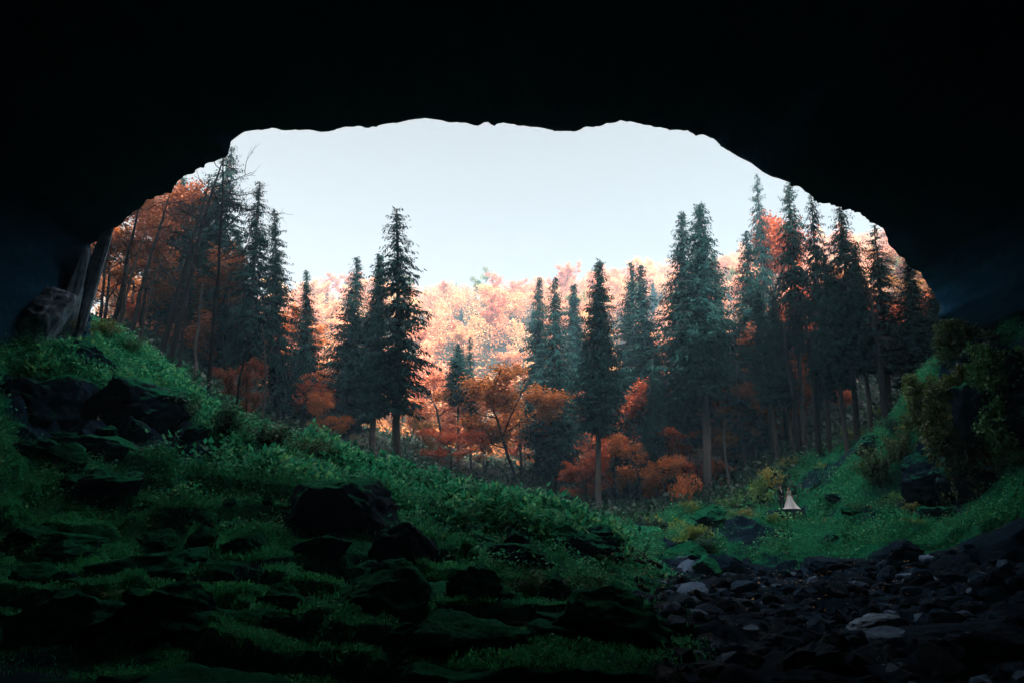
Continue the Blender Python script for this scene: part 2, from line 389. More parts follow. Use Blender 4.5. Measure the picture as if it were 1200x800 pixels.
for me in ROCKS_N:
    c = me.copy(); c.materials.clear(); c.materials.append(M_dry); ROCKS_D.append(c)
ROCKS_S = [rock_mesh('stone', 300 + k, M_stone, 3, 10, .7) for k in range(6)]
ROCKS_P = [rock_mesh('pale_rock', 400 + k, M_pale, 5, 9, 1., .16) for k in range(2)]
rr = random.Random(5)
def rock(name, mesh, px, py, Y, wpx, hpx, label, cat='boulder', group=None, rot=None, depth=None, sink=.3, tilt=.15):
    """rock whose visible middle is near pixel (px,py), wpx x hpx pixels in size"""
    c = P(px, py, Y); s = Y / F * 1.02
    w = wpx * s / 2; h = hpx * s / 2
    o = link(name, mesh, None, (c[0], c[1] + w * .25, c[2]), label, cat, group)
    o.scale = (w * 1.08, depth if depth else w * .9, h * 1.12)
    o.rotation_euler = (rr.uniform(-tilt, tilt), rr.uniform(-tilt, tilt), rr.uniform(-.5, .5) if rot is None else rot)
    return o
BOULD = [
 (255,582,28.5,64,46,'B0','rounded dark boulder alone on the mossy left slope, under the hazel scrub'),
 (398,598,26,116,88,'N0','largest black boulder in the middle of the mossy mound, higher than wide'),
 (352,610,25.2,40,50,'N1','upright black block leaning against the left side of the largest boulder'),
 (470,650,24,92,66,'N2','broad black boulder with a pale flat top edge below the largest boulder'),
 (378,706,19.5,56,36,'B1','wedge-shaped dark rock among bright grass below the broad black boulder'),
 (118,578,26.5,84,56,'N3','low humped dark boulder on the dim slope at the far left'),
 (150,560,28,34,30,'B2','small block resting on the shoulder of the humped dark boulder at far left'),
 (232,748,16,170,74,'N0','very large black slab filling the lower left below a band of grass'),
 (330,752,16.2,100,48,'N2','dark rock beside the very large slab, with grass behind its top'),
 (180,665,21.5,150,44,'B3','long low mossy ledge rock above the bright grass band at left'),
 (610,672,26,86,46,'N1','dark boulder with a lit moss cap right of the mound centre'),
 (560,640,28,60,34,'B4','small dark boulder half buried in herbs just above the moss-capped one'),
 (640,700,22.5,60,60,'N3','black rock face under the ferny hump in the middle foreground'),
 (540,712,20,110,54,'N0','black boulder right of the brightest grass patch'),
 (480,735,18.2,90,50,'N2','dark slanting rock in front of the black boulder by the bright grass'),
 (410,770,15.8,80,44,'P0','grey angular rock catching light at the bottom, left of centre'),
 (600,775,15.8,110,50,'N1','black rock at the bottom edge just left of the water streaks'),
 (700,775,15.8,110,56,'N3','dark rock at the bottom edge between mound and stream bed'),
 (700,640,31,70,44,'N2','dark boulder under the fallen logs on the right end of the mound'),
 (640,635,31,60,32,'B0','mossy boulder on the crest left of the fallen logs'),
 (575,585,34.5,36,18,'B1','small dark hump on the grassy crest in front of the orange trees'),
 (660,600,34.8,26,16,'B2','dark crest stone nearest the pale bare spruce trunk'),
 (300,600,27,50,34,'B3','small mossy boulder between the rounded boulder and the black block'),
 (70,640,22.5,90,40,'B4','dim mossy rock low at the far left'),
 (830,668,37,44,24,'B1','moss-topped rock at the head of the stream bed'),
 (805,655,40,50,32,'B2','mossy hummock rock below the yellow-green bushes'),
 (856,662,37,40,22,'S0','pale-edged block beside the moss-topped rock at the stream head'),
 (868,684,31,36,26,'S1','grey rock with light top in the middle of the stream bed'),
 (842,702,28,52,30,'S2','largest pale-topped stone in the middle of the dark stream bed'),
 (762,716,23.5,36,26,'S3','rounded bluish stone at the left bank of the stream bed'),
 (1036,738,21,58,26,'P1','flat pale slab lying in the dark stream bed, lower right'),
 (1084,692,27,44,30,'P0','pale broken slab on the right bank above the flat slab'),
 (1000,672,33.5,90,40,'N0','black undercut bank block below the bright grass edge on the right'),
 (1060,660,33,80,44,'N2','dark bank block next to the right cave wall foot'),
 (1130,680,28,90,50,'N1','dim boulder at the foot of the right cave wall'),
 (1150,760,18,130,60,'N3','black boulder in the lower right corner'),
 (940,770,17.5,120,50,'N2','black rock at the bottom edge of the stream bed'),
 (1030,785,16,80,40,'N1','dim rock at the bottom edge right of the stream bed middle'),
 (820,745,20.5,80,44,'N0','black rock in the stream bed near the mound foot'),
 (140,480,33.5,120,80,'N1','dark layered rock face under the mossy top at the left cave wall'),
 (85,430,36.5,110,60,'N2','jutting dark rock shelf below the mossy knoll at the left cave wall'),
 (110,535,30,120,60,'N3','black overhanging block at the foot of the left rock face'),
 (30,480,31,90,100,'N0','dark rock against the left cave wall'),
 (200,470,37.5,60,34,'B1','mossy block on the left ridge below the white birch stems'),
 (168,440,39,50,30,'B2','small ledge block on the left ridge directly under the knoll'),
]
def pick(code): return {'B': ROCKS_B, 'N': ROCKS_N, 'D': ROCKS_D, 'S': ROCKS_S, 'P': ROCKS_P}[code[0]][int(code[1])]
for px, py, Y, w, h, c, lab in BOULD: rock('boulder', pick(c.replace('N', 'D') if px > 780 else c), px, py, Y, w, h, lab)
me = ROCKS_D[2].copy(); p = np.array([v.co[:] for v in me.vertices]); p[:, 2] = np.where(p[:, 2] > .42, .42 + (p[:, 2] - .42) * .06, p[:, 2]); me.vertices.foreach_set('co', p.astype(np.float32).ravel())
LEDGE = link('boulder', me, None, (CPX, CPY + .2, CPZ - .55), 'dark flat-topped boulder that the wedding couple stands on', 'boulder'); LEDGE.scale = (2.35, 2.3, 1.75)
STAND_Z = CPZ - .55 + .455 * 1.75
# outcrop on the right with the hanging plants
for q, (px, py, Y, w_, h_, dp, lab) in enumerate([(1150,566,38.5,80,54,2.,'dark undercut rock face low on the right bank, with bluish streaks'),(1185,480,36.5,90,110,2.5,'tall dark rock standing against the right cave wall'),(1098,560,42.5,60,60,1.8,'dark broken rock at the left foot of the right bank'),(1110,480,45,50,50,1.6,'small dark ledge rock high on the right bank'),(1165,430,40,70,60,2.2,'rock knob at the top of the right bank under the cave wall')]):
    rock('rock_outcrop', rock_mesh('rock_outcrop', 511 + q, M_bare, 5, 12, 1., .22), px, py, Y, w_, h_, lab, 'rock', rot=.3 * q, depth=dp, tilt=.3)
rock('rock_outcrop', rock_mesh('rock_outcrop', 533, M_column, 5, 12, 1., .12), 34, 382, 35.6, 76, 120, 'bluish pale limestone face at the left edge of the cave mouth', 'rock', rot=.4, tilt=.3)
for k, (px, y0, y1, w, Y, lab) in enumerate([(86,396,290,26,37.4,'thick dim rock column with a pale streak at the left of the cave mouth'),(104,404,282,20,38.0,'slimmer dark rock column nearest the forest at the left cave mouth')]):
    b = P(px, y0, Y); t = P(px + 3, y1, Y); o = link('rock_column', rock_mesh('rock_column', 611 + k, M_column, 5, 10, 1., .09), None, tuple((b + t) / 2), lab, 'rock')
    o.scale = (w * Y / F / 2, .8, (t[2] - b[2]) / 2 * 1.35); o.rotation_euler = (.05, .06, k)
# loose stones of the stream bed
k = 0
while k < 230:
    y = rr.uniform(14, 40); x = rr.uniform(-2, 22)
    if stream_mask(np.array([x]), np.array([y]))[0] < .5: continue
    s = rr.uniform(.18, .6) * (1.25 if rr.random() < .2 else .8)
    o = link('stone', ROCKS_S[k % 6], None, (x, y, gz1(x, y) + s * .15), 'loose grey stone lying in the dark stream bed', 'stone', 'loose stones of the stream bed')
    o.scale = (s * rr.uniform(.9, 1.6), s * rr.uniform(.8, 1.2), s * rr.uniform(.7, 1.3)); o.rotation_euler = (rr.uniform(-.5, .5), rr.uniform(-.5, .5), rr.uniform(0, 6.28)); k += 1
# half buried rocks of the mound
k = 0
while k < 90:
    y = rr.uniform(14.5, 33); x = rr.uniform(-.75 * y, 9)
    if stream_mask(np.array([x]), np.array([y]))[0] > .2: continue
    s = rr.uniform(.25, .9) * (1.3 if rr.random() < .25 else .8)
    o = link('rock', (ROCKS_B + ROCKS_N)[k % 9], None, (x, y, gz1(x, y) + s * .12), 'half buried dark rock on the mossy mound', 'rock', 'half buried rocks on the mossy mound')
    o.scale = (s * rr.uniform(1., 1.7), s, s * rr.uniform(.6, 1.)); o.rotation_euler = (rr.uniform(-.3, .3), rr.uniform(-.3, .3), rr.uniform(-.6, .6)); k += 1
k = 0
while k < 36:
    y = rr.uniform(38, 60); x = rr.uniform(9, .78 * y)
    if stream_mask(np.array([x]), np.array([y]))[0] > .3 or math.hypot(x - CPX, (y - CPY) * .6) < 3.5: continue
    s = rr.uniform(.4, 1.15)
    o = link('rock', (ROCKS_B + ROCKS_N)[k % 9], None, (x, y, gz1(x, y) + s * .2), 'mossy rock sticking out of the green right bank', 'rock', 'mossy rocks on the right bank')
    o.scale = (s * rr.uniform(1., 1.6), s, s * rr.uniform(.6, 1.)); o.rotation_euler = (rr.uniform(-.3, .3), rr.uniform(-.3, .3), rr.uniform(-.6, .6)); k += 1
# rubble
mb = MB(); g_ = (1 + 5 ** .5) / 2
ico = np.array([(-1,g_,0),(1,g_,0),(-1,-g_,0),(1,-g_,0),(0,-1,g_),(0,1,g_),(0,-1,-g_),(0,1,-g_),(g_,0,-1),(g_,0,1),(-g_,0,-1),(-g_,0,1)]) / 1.9
icf = np.array([(0,11,5),(0,5,1),(0,1,7),(0,7,10),(0,10,11),(1,5,9),(5,11,4),(11,10,2),(10,7,6),(7,1,8),(3,9,4),(3,4,2),(3,2,6),(3,6,8),(3,8,9),(4,9,5),(2,4,11),(6,2,10),(8,6,7),(9,8,1)])
n = 8000; x = rng.uniform(-18, 26, n); y = rng.uniform(11, 42, n); sm = stream_mask(x, y)
keep = (rng.random(n) < np.clip((sm - .3) * 2, 0, 1)); x, y = x[keep], y[keep]; z = gz(x, y); n = len(x)
s = .05 + .32 * rng.random(n) ** 3.5; th = rng.uniform(0, 6.28, n)
jit = ico[None] * rng.uniform(.72, 1.2, (n, 12, 1)) * s[:, None, None] * np.stack([rng.uniform(.8, 1.7, n), rng.uniform(.7, 1.2, n), rng.uniform(.45, 1., n)], -1)[:, None]
c_, s_ = np.cos(th)[:, None], np.sin(th)[:, None]
vv = np.stack([jit[..., 0] * c_ - jit[..., 1] * s_ + x[:, None], jit[..., 0] * s_ + jit[..., 1] * c_ + y[:, None], jit[..., 2] + z[:, None] + .15 * s[:, None]], -1)
mb.add(vv, None, (icf[None] + (np.arange(n) * 12)[:, None, None]).reshape(-1, 3))
link('rubble', mb.mesh('rubble', [M_stone]), kind='stuff')

# ------------------------------------------------------------------ ground cover (herbs, grass)
def cover(name, n, x0, x1, y0, y1, mat, leaf, thr, lens, wid, up, seed, zoff=.0, hgt=.25, cond=None):
    r = np.random.default_rng(seed)
    x = r.uniform(x0, x1, n); y = r.uniform(y0, y1, n)
    m = moss_field(x, y) + .75 * fbm(v3(x / 1.4, y / 1.1, 4), 3, 77) + .25 * r.normal(size=n)
    vis = np.abs(x) < y * .92 + 2
    k = (m > thr) & vis
    k &= (np.hypot(x - CPX + .2, (y - CPY + 1.6) * .8) > 2.7)
    if cond is not None: k &= cond(x, y)
    x, y = x[k], y[k]; z = gz(x, y); n = len(x)
    clump = .6 + .8 * np.clip(fbm(v3(x / 2.2, y / 2.2, 8), 3, 31) + .5, 0, 1.4)
    az = r.uniform(0, 6.28, n)
    el = r.normal(up, .35, n)
    d = np.stack([np.cos(az) * np.cos(el), np.sin(az) * np.cos(el), np.sin(el)], -1)
    w = np.stack([-np.sin(az), np.cos(az), r.normal(0, .25, n)], -1)
    c = np.stack([x, y, z + zoff + (r.random(n) ** 1.5) * hgt * clump], -1)
    Ls = r.uniform(*lens, n) * clump
    mb = MB(); mb.kites(c, d, unit(w), Ls, Ls * wid)
    return link(name, mb.mesh(name, [mat]), kind='stuff')
cover('herb_leaves', 480000, -34, 36, 24, 64, M_herb, None, .72, (.07, .2), .28, .3, 1, .02, .62)
cover('small_herb_leaves', 300000, -25, 20, 13, 27, M_turf, None, .66, (.04, .12), .3, .3, 4, .01, .16)
cover('grass', 300000, -30, 34, 24, 60, M_grass, None, .5, (.15, .34), .05, 1.0, 2)
cover('short_grass', 420000, -25, 20, 13, 27, M_turf, None, .52, (.07, .2), .06, .95, 5, 0, .06)
cover('tall_herb_leaves', 60000, -26, 12, 29, 39, M_herb, None, .8, (.18, .40), .22, .5, 3, .05, .9)

n = 7000; x = rng.uniform(-30, 34, n); y = rng.uniform(24, 64, n); z = gz(x, y); d = rand_dirs(n); d[:, 2] *= .3; d = unit(d); w_ = unit(np.cross(d, [0, 0, 1.]) + rng.normal(0, .3, (n, 3)))
mb = MB(); ls = rng.uniform(.07, .16, n); mb.kites(np.stack([x, y, z + rng.uniform(.05, .5, n)], -1), d, w_, ls, ls * .35)
o = link('fallen_leaf_litter', mb.mesh('fallen_leaf_litter', [M_leaf]), kind='stuff'); o.color = (.34, .19, .06, 1)
# ------------------------------------------------------------------ trees
def spruce(seed, bare=.12, rmax=.13, dens=1., gap=.0, droop=.35, crown_pow=.85, spray=.8, levels=112):
    """unit-height spruce; returns (trunk mesh, crown mesh)"""
    r = np.random.default_rng(seed)
    hs = np.linspace(0, 1, 24); wob = np.cumsum(r.normal(0, .0012, (24, 2)), 0)
    tr = MB(); tr.tube(np.stack([wob[:, 0], wob[:, 1], hs], -1), .0095 * (1 - hs) ** .75 + .0012, 8)
    cr = MB(); c, d, w, Ls, Ws = [], [], [], [], []
    for h in np.linspace(bare, .995, levels):
        t = (h - bare) / (1 - bare)
        if r.random() < gap * (1 - t): continue
        Rm = rmax * ((1 - t) ** crown_pow * (.45 + .55 * min(1, t / .28))) + .006
        nb = r.integers(6, 10) if t < .9 else 5
        for k in range(nb):
            if r.random() > dens: continue
            Rb = Rm * r.uniform(.5, 1.2); az = r.uniform(0, 6.283)
            ca, sa = math.cos(az), math.sin(az)
            ns = max(3, int(Rb / .0062)); s = np.linspace(.12, 1, ns)
            dz = -droop * Rb * (s ** 1.3) + .12 * Rb * s ** 4 + r.normal(0, .003) + (t > .85) * Rb * s * .7
            wx, wy = np.interp(h, hs, wob[:, 0]), np.interp(h, hs, wob[:, 1])
            bp = np.stack([wx + ca * Rb * s, wy + sa * Rb * s, h + dz], -1)
            tr.add(np.stack([bp[0], bp[-1], bp[0] + [0, 0, -.0022], ]), None, [[0, 1, 2]])
            side = np.array([-sa, ca, 0])
            for rep in range(3):
                n = ns
                sd = r.choice([-1., 1.], n) if rep else np.zeros(n)
                dd = np.stack([ca * .5 + sd * side[0] * .8, sa * .5 + sd * side[1] * .8, -r.uniform(.3, 1.4, n) if rep else np.full(n, -1.6)], -1)
                c.append(bp + r.normal(0, .002, (n, 3))); d.append(unit(dd + r.normal(0, .25, (n, 3))))
                Lk = r.uniform(.018, .044, n) * spray * (.55 + .6 * (1 - t)) * (1 - .4 * s)
                Ls.append(Lk); Ws.append(Lk * r.uniform(.09, .15, n)); w.append(rand_dirs(n, r))
    c = np.concatenate(c); d = np.concatenate(d); w = np.concatenate(w); w = unit(np.cross(d, w))
    cr.kites(c, d, w, np.concatenate(Ls), np.concatenate(Ws))
    return tr, cr
SPR = {}
for key, kw in {
    'full': dict(bare=.10, rmax=.125, dens=.85, gap=.08), 'full_b': dict(bare=.2, rmax=.12, gap=.14, dens=.8), 'slim': dict(bare=.2, rmax=.085, gap=.06),
    'ragged': dict(bare=.1, rmax=.12, dens=.72, gap=.22, droop=.45, crown_pow=.65), 'ragged_b': dict(bare=.2, rmax=.11, dens=.68, gap=.25, droop=.5, crown_pow=.6),
    'high': dict(bare=.33, rmax=.10, dens=.9, gap=.1, crown_pow=.7), 'high_b': dict(bare=.55, rmax=.12, dens=.8, gap=.15, crown_pow=.65),
    'open': dict(bare=.22, rmax=.11, dens=.5, gap=.34, droop=.6, crown_pow=.6), 'open_b': dict(bare=.38, rmax=.11, dens=.52, gap=.3, droop=.55, crown_pow=.55),
    'thin': dict(bare=.3, rmax=.07, dens=.6, gap=.3, crown_pow=.5)}.items():
    tr, cr = spruce(hash_seed := sum(map(ord, key)), **kw)
    SPR[key] = (tr.mesh('trunk', [M_bark]), cr.mesh('crown', [M_needle]), kw['rmax'])
def with_mat(me, mat):
    c = me.copy(); c.materials.clear(); c.materials.append(mat); return c
PALE_TRUNK = {k: with_mat(SPR[k][0], M_barkpale) for k in ('high', 'high_b', 'thin')}

def beech(seed, leaves=5000, crown=.36, leafsize=.02, start=.25, wide=1.0):
    r = np.random.default_rng(seed); tr = MB(); tips = []
    def branch(p, d, L, rad, lev):
        n = 6; pts_ = [p]; dd = d.copy()
        for k in range(n - 1):
            dd = unit(dd + r.normal(0, .12, 3) + np.array([0, 0, .05])); pts_.append(pts_[-1] + dd * L / (n - 1))
        pts_ = np.array(pts_); tr.tube(pts_, np.linspace(rad, rad * .45, n), 6 if lev < 2 else 4, cap=False)
        if lev >= 1: tips.append(pts_[2:])
        if lev < 3:
            m = 7 if lev == 0 else r.integers(3, 5)
            for k in range(m):
                q = r.uniform(start if lev == 0 else .3, 1.0); b = np.array([np.interp(q, np.linspace(0, 1, n), pts_[:, a]) for a in range(3)])
                az = r.uniform(0, 6.28); side = np.array([math.cos(az) * wide, math.sin(az) * wide, r.uniform(.1, .7)])
                branch(b, unit(side + dd * .35), L * r.uniform(.38, .58), rad * .5, lev + 1)
    branch(np.zeros(3), np.array([0, 0, 1.]), .78, .014, 0)
    tp = np.concatenate(tips); n = leaves
    c = tp[r.integers(0, len(tp), n)] + r.normal(0, .028, (n, 3)); d = rand_dirs(n, r); d[:, 2] *= .5; d = unit(d); w = unit(np.cross(d, rand_dirs(n, r) + [0, 0, 1.2]))
    Ls = r.uniform(.6, 1.3, n) * leafsize
    cr = MB(); cr.kites(c - d * Ls[:, None] * .5, d, w, Ls, Ls * .42)
    zs = 1 / np.percentile(c[:, 2], 99.7)
    for mb_ in (tr, cr): mb_.v = [a * [1, 1, zs] for a in mb_.v]
    return tr, cr
BEE = []
for k in range(4):
    tr, cr = beech(50 + k, 11000, leafsize=.02, start=.12 if k < 2 else .35, wide=1. if k != 3 else .7)
    BEE.append((tr.mesh('trunk', [M_barkdark]), cr.mesh('crown', [M_leaf])))
tr, cr = beech(58, 15000, leafsize=.02, start=.08, wide=1.7); BEE.append((tr.mesh('trunk', [M_barkdark]), cr.mesh('crown', [M_leaf])))
BAREB = [beech(70 + k, 700, leafsize=.02, start=.45)  for k in range(2)]
BAREB = [(a.mesh('trunk', [M_barkdark]), b.mesh('crown', [M_leaf])) for a, b in BAREB]
FAR = []
for k in range(5):
    tr, cr = beech(90 + k, 5200, leafsize=.03, start=.15)
    n0 = tr.n; m = MB(); m.v = [np.concatenate(tr.v), np.concatenate(cr.v)]
    m.q = tr.q + [q + n0 for q in cr.q]; m.qm = tr.qm + [np.ones(len(q)) for q in cr.q]
    FAR.append(m.mesh('far_tree', [M_barkpale, M_leaf]))

def place_tree(name, meshes, base, top, wide, label, cat, group=None, color=None, rotz=0., unit_r=.12):
    """root empty at base, leaning to top; wide = crown diameter in metres"""
    base = Vector(base); d = Vector(top) - base; h = d.length
    root = link(name, None, None, base, label, cat, group)
    root.rotation_mode = 'QUATERNION'; root.rotation_quaternion = Vector((0, 0, 1)).rotation_difference(d.normalized()) @ Quaternion((0, 0, 1), rotz)
    s = wide / (2 * unit_r); root.scale = (s, s, h)
    root.empty_display_size = .01
    for nm, me in zip(('trunk', 'crown'), meshes):
        c = link(nm, me, root)
        if nm == 'trunk' and 'spruce' in name:
            k = h / s * .75; c.scale = (max(1, k * .8), max(1, k * .8), 1)
        if color is not None: c.color = (*color, 1)
    return root
def tree_at(name, meshes, bpx, bpy_, tpx, tpy, Y, wpx, label, cat, rotz, unit_r, color=None, group=None):
    b = P(bpx, bpy_, Y); b[2] = gz1(b[0], b[1]) - .15; t = P(tpx, tpy, Y)
    return place_tree(name, meshes, b, t, wpx * Y / F * 1.18, label, cat, group, color, rotz, unit_r)

SPRUCES = [ # base px,py  top px,py  Y  width px  kind label
 (232,455,266,172,66,95,'open','tall ragged spruce whose tip touches the left slope of the cave mouth'),
 (205,430,214,192,70,84,'full','dim spruce close under the left rim behind the leaning trunks'),
 (250,470,243,232,68,84,'ragged','tall dim spruce between the grey trunk and the ragged-tipped spruce'),
 (272,480,281,268,72,70,'full_b','lower dim spruce left of the ragged-tipped one'),
 (292,490,300,212,62,70,'open','spruce right of the leaning dark trunks, with a thin ragged tip against the sky'),
 (328,500,322,246,65,62,'ragged','spruce close behind the ragged-tipped one, its spire just lower'),
 (356,505,361,318,74,62,'full','shorter dark spruce at the right end of the left group'),
 (404,530,416,302,76,86,'full','broad dense grey-green spruce left of the tallest central spruce'),
 (437,530,446,298,73,56,'slim','slim spruce squeezed between the broad one and the tallest central spruce'),
 (463,545,470,243,62,92,'open','tallest central spruce, black and ragged against the sky'),
 (538,562,537,402,82,40,'high_b','small spruce with foliage only at its top in front of the orange hillside'),
 (630,560,634,326,88,64,'full_b','left spruce of the three narrow tips right of the orange gap'),
 (652,585,652,324,82,88,'full','middle spruce of the three narrow tips right of the orange gap'),
 (674,560,672,333,94,56,'slim','right spruce of the three narrow tips right of the orange gap'),
 (735,590,738,308,86,80,'full','spruce with a twin-looking tip, behind the broad grey-green one at centre right'),
 (766,600,748,310,80,98,'full','broad grey-green spruce at centre right, with no bare trunk'),
 (803,590,795,248,74,92,'full_b','left one of the tall pair of black spruces at centre right'),
 (852,560,838,300,80,70,'full','lower spruce behind the right side of the tall black pair'),
 (885,560,875,270,73,78,'ragged','spruce with bent tip between the tall pair and the red beech'),
 (905,500,886,203,80,44,'open','tall open spruce whose airy tip stands just under the right cave rim'),
 (948,560,924,214,63,56,'open_b','dark spruce right of the red beech, cut off by the cave rim'),
 (975,545,950,228,60,54,'open','black spruce overlapping the dark one below the cave rim'),
 (1008,540,985,240,58,66,'open_b','wide dim spruce at the right under the cave rim'),
 (1052,530,1026,262,56,59,'open','dimmest spruce at the right edge of the cave mouth'),
 (1085,500,1066,300,56,84,'full','gloomy spruce nearest the right cave wall'),
(1105,480,1094,325,54,84,'full','lowest gloomy spruce, half hidden by the right cave wall'),
]
k = 0
for bx, by, tx, ty, Y, w, key, lab in SPRUCES:
    m = SPR[key]; tree_at('spruce_tree', m[:2], bx, by, tx, ty, Y, w, lab, 'spruce', k * 1.7, m[2]); k += 1
# trunks showing
tree_at('spruce_tree', (PALE_TRUNK['high'], SPR['high'][1]), 700, 605, 700, 306, 70, 66, 'spruce with a long pale bare trunk right of the yellow-orange tree', 'spruce', 1., .10)
tree_at('spruce_tree', (PALE_TRUNK['high'], SPR['high'][1]), 829, 585, 818, 238, 70, 84, 'right one of the tall pair of black spruces, with a long pale bare trunk', 'spruce', 2., .10)
tree_at('spruce_tree', (PALE_TRUNK['thin'], SPR['thin'][1]), 552, 562, 552, 395, 84, 18, 'dead grey spire beside the small top-heavy spruce', 'spruce', 2.6, .07)
for q, (bx, by, tx, ty, Y, w, lab) in enumerate([(770,595,764,420,72,30,'thin half-bare spruce left of the tall pair'),(912,545,885,330,66,40,'bare-stemmed spruce in front of the red beech'),(932,540,905,340,64,36,'bare-stemmed spruce leaning left beside the red beech'),(995,540,965,300,57,50,'bare dark stem leaning left under the wide dim spruce'),(1025,530,1000,290,56,44,'bare dark stem right of the wide dim spruce')]):
    tree_at('spruce_tree', (SPR['high'][0], SPR['high'][1]), bx, by, tx, ty, Y, w, lab, 'spruce', q * 2., .10)

# broadleaf trees with a place of their own
O_RED, O_ORANGE, O_YEL, O_BROWN, O_PINK = (.44, .10, .035), (.52, .18, .045), (.50, .19, .05), (.30, .10, .045), (.48, .17, .09)
BROAD = [
 (607,572,597,440,80,104,4,O_YEL,'yellow-orange tree with a dark trunk standing in the orange gap'),
 (513,560,510,425,88,95,1,O_PINK,'pinkish orange tree right of the tallest central spruce'),
 (528,575,525,500,76,60,2,O_RED,'low red-orange tree at the foot of the small top-heavy spruce'),
 (722,560,722,455,80,80,1,O_RED,'red beech behind the long pale bare trunk'),
 (780,560,776,440,82,74,0,O_RED,'dull red beech low between the grey-green spruce and the tall pair'),
 (905,490,893,245,84,95,3,O_RED,'tall red beech between the open spruce and the dark spruce at right'),
 (925,500,912,390,74,80,0,O_RED,'lower red beech under the tall red one at right'),
 (985,480,978,330,72,90,1,O_ORANGE,'orange beech glowing behind the right-hand bare stems'),
 (865,555,862,470,76,80,1,O_ORANGE,'small rusty orange beech under the bent-tipped spruce'),
 (290,500,288,425,53,44,2,(.22, .06, .03),'little red-leaved sapling on the left slope before the spruces'),
 (165,400,182,200,66,100,1,O_BROWN,'brown-red beech glowing behind the leaning trunks at left'),
 (215,420,228,215,72,120,0,O_BROWN,'rusty beech between the leaning trunks and the tall ragged spruce'),
 (120,390,130,262,62,90,2,O_BROWN,'dull orange beech next to the rock columns at left'),
 (265,470,268,310,66,90,3,O_BROWN,'brown beech low behind the ragged left spruces'),
 (955,490,948,330,88,90,3,O_RED,'red beech seen between the black spruces under the right rim'),
 (1015,480,1010,330,84,90,1,O_RED,'deep red beech behind the wide dim spruce'),
 (840,540,836,400,90,70,0,O_RED,'red beech glimpsed behind the tall black pair'),
 (760,560,758,420,96,80,1,O_BROWN,'brown beech behind the broad grey-green spruce at centre right'),
 (385,535,380,440,92,70,0,O_RED,'reddish tree low between the left group and the broad spruce'),
 (690,585,688,540,72,44,2,O_RED,'small dark red tree at the foot of the pale bare trunk'),
]
for q, (bx, by, tx, ty, Y, w, v, col, lab) in enumerate(BROAD):
    tree_at('beech_tree', BEE[v], bx, by, tx, ty, Y, w * 1.1, lab, 'beech', q * 1.3, .38, col)
# leaning bare stems on the left
def stem_tree(bx, by, tx, ty, Y, r0, mat, lab, twigs=8, seed=0):
    b = P(bx, by, Y); b[2] = gz1(b[0], b[1]) - .3; t = P(tx, ty, Y); r = np.random.default_rng(seed)
    n = 22; s = np.linspace(0, 1, n)[:, None]; L_ = np.linalg.norm(t - b)
    pts_ = (t - b) * s + np.cumsum(r.normal(0, .05, (n, 3)) * [1, 1, 0], 0) * np.sin(s * np.pi)
    m = MB(); m.tube(pts_, r0 * (1 - s[:, 0]) ** .7 + .03, 8)
    root = link('bare_tree', None, None, b, lab, 'tree')
    for k in range(twigs):
        q = r.uniform(.35, .98); p = np.array([np.interp(q, s[:, 0], pts_[:, a]) for a in range(3)]); az = r.uniform(0, 6.28)
        d = np.array([math.cos(az), math.sin(az), r.uniform(-.1, .8)]); Lb = L_ * r.uniform(.08, .22)
        def tw(p, d, Lb, rad, lev):
            pp = [p]; dd = d
            for j in range(6): dd = unit(dd + r.normal(0, .2, 3)); pp.append(pp[-1] + dd * Lb / 6)
            pp = np.array(pp); m.tube(pp, np.linspace(rad, rad * .35, 7), 4, cap=False)
            if lev < 2:
                for j in range(3): tw(pp[r.integers(2, 6)], unit(dd + r.normal(0, .7, 3)), Lb * .6, rad * .5, lev + 1)
        tw(p, unit(d), Lb, r0 * .28, 0)
    link('trunk', m.mesh('trunk', [mat], True), root)
    return root
STEMS = [(128,398,166,232,52,.24,0,'thick dark trunk nearest the rock columns, leaning right'),
 (182,428,246,210,54,.27,0,'left one of two thick dark trunks leaning right together'),
 (194,432,262,185,55.5,.31,0,'right one of two thick dark trunks leaning right together'),
 (132,402,152,300,50,.10,1,'white slim stem leaning beside the thick dark trunk at left'),
 (138,404,172,268,50.5,.13,1,'longest white slim stem leaning right on the left ridge'),
 (160,414,190,300,51,.10,1,'grey slim stem alone between the white stems and the paired trunks'),
 (118,392,130,280,54,.16,0,'thin dark stem close against the rock column'),
 (148,408,200,225,58,.22,0,'dark stem just behind the longest white stem'),
 (228,455,238,330,56,.16,1,'grey trunk behind the scrub, right of the paired trunks'),
 (208,445,220,340,57,.18,0,'short dark trunk at the right foot of the paired trunks'),
 (308,500,306,380,50,.10,1,'slender pale sapling stem on the left slope'),
 (277,492,292,385,46,.08,0,'spindly dark sapling before the left spruces'),
 (612,560,606,470,90,.2,0,'dark forked stem half hidden by the yellow-orange tree'),
 (566,560,572,440,92,.18,1,'grey bare trunk in the hazy orange gap'),
 (940,540,915,370,62,.25,0,'dark bare trunk leaning left, lower right of the red beech'),
 (962,540,940,350,60,.3,0,'thick dark trunk leaning left above the wedding couple'),
 (902,510,893,400,70,.22,0,'dark upright trunk in front of the glowing red leaves'),
 (870,520,860,390,72,.2,1,'grey trunk right of the tall spruce pair'),
 (920,505,912,395,74,.2,0,'second dark upright trunk in front of the glowing red leaves'),
 (785,590,783,470,74,.16,0,'thin dark trunk in the shade left of the tall pair'),
 (855,575,848,480,66,.12,1,'slight pale trunk above the orange bush'),
 (1040,500,1012,320,55,.3,0,'dark trunk leaning left near the right cave wall'),
]
for q, (bx, by, tx, ty, Y, r0, pale, lab) in enumerate(STEMS):
    stem_tree(bx, by, tx, ty, Y, r0, (M_barkdark, M_barkpale)[pale], lab, 9 if not pale else 4, q + 3)
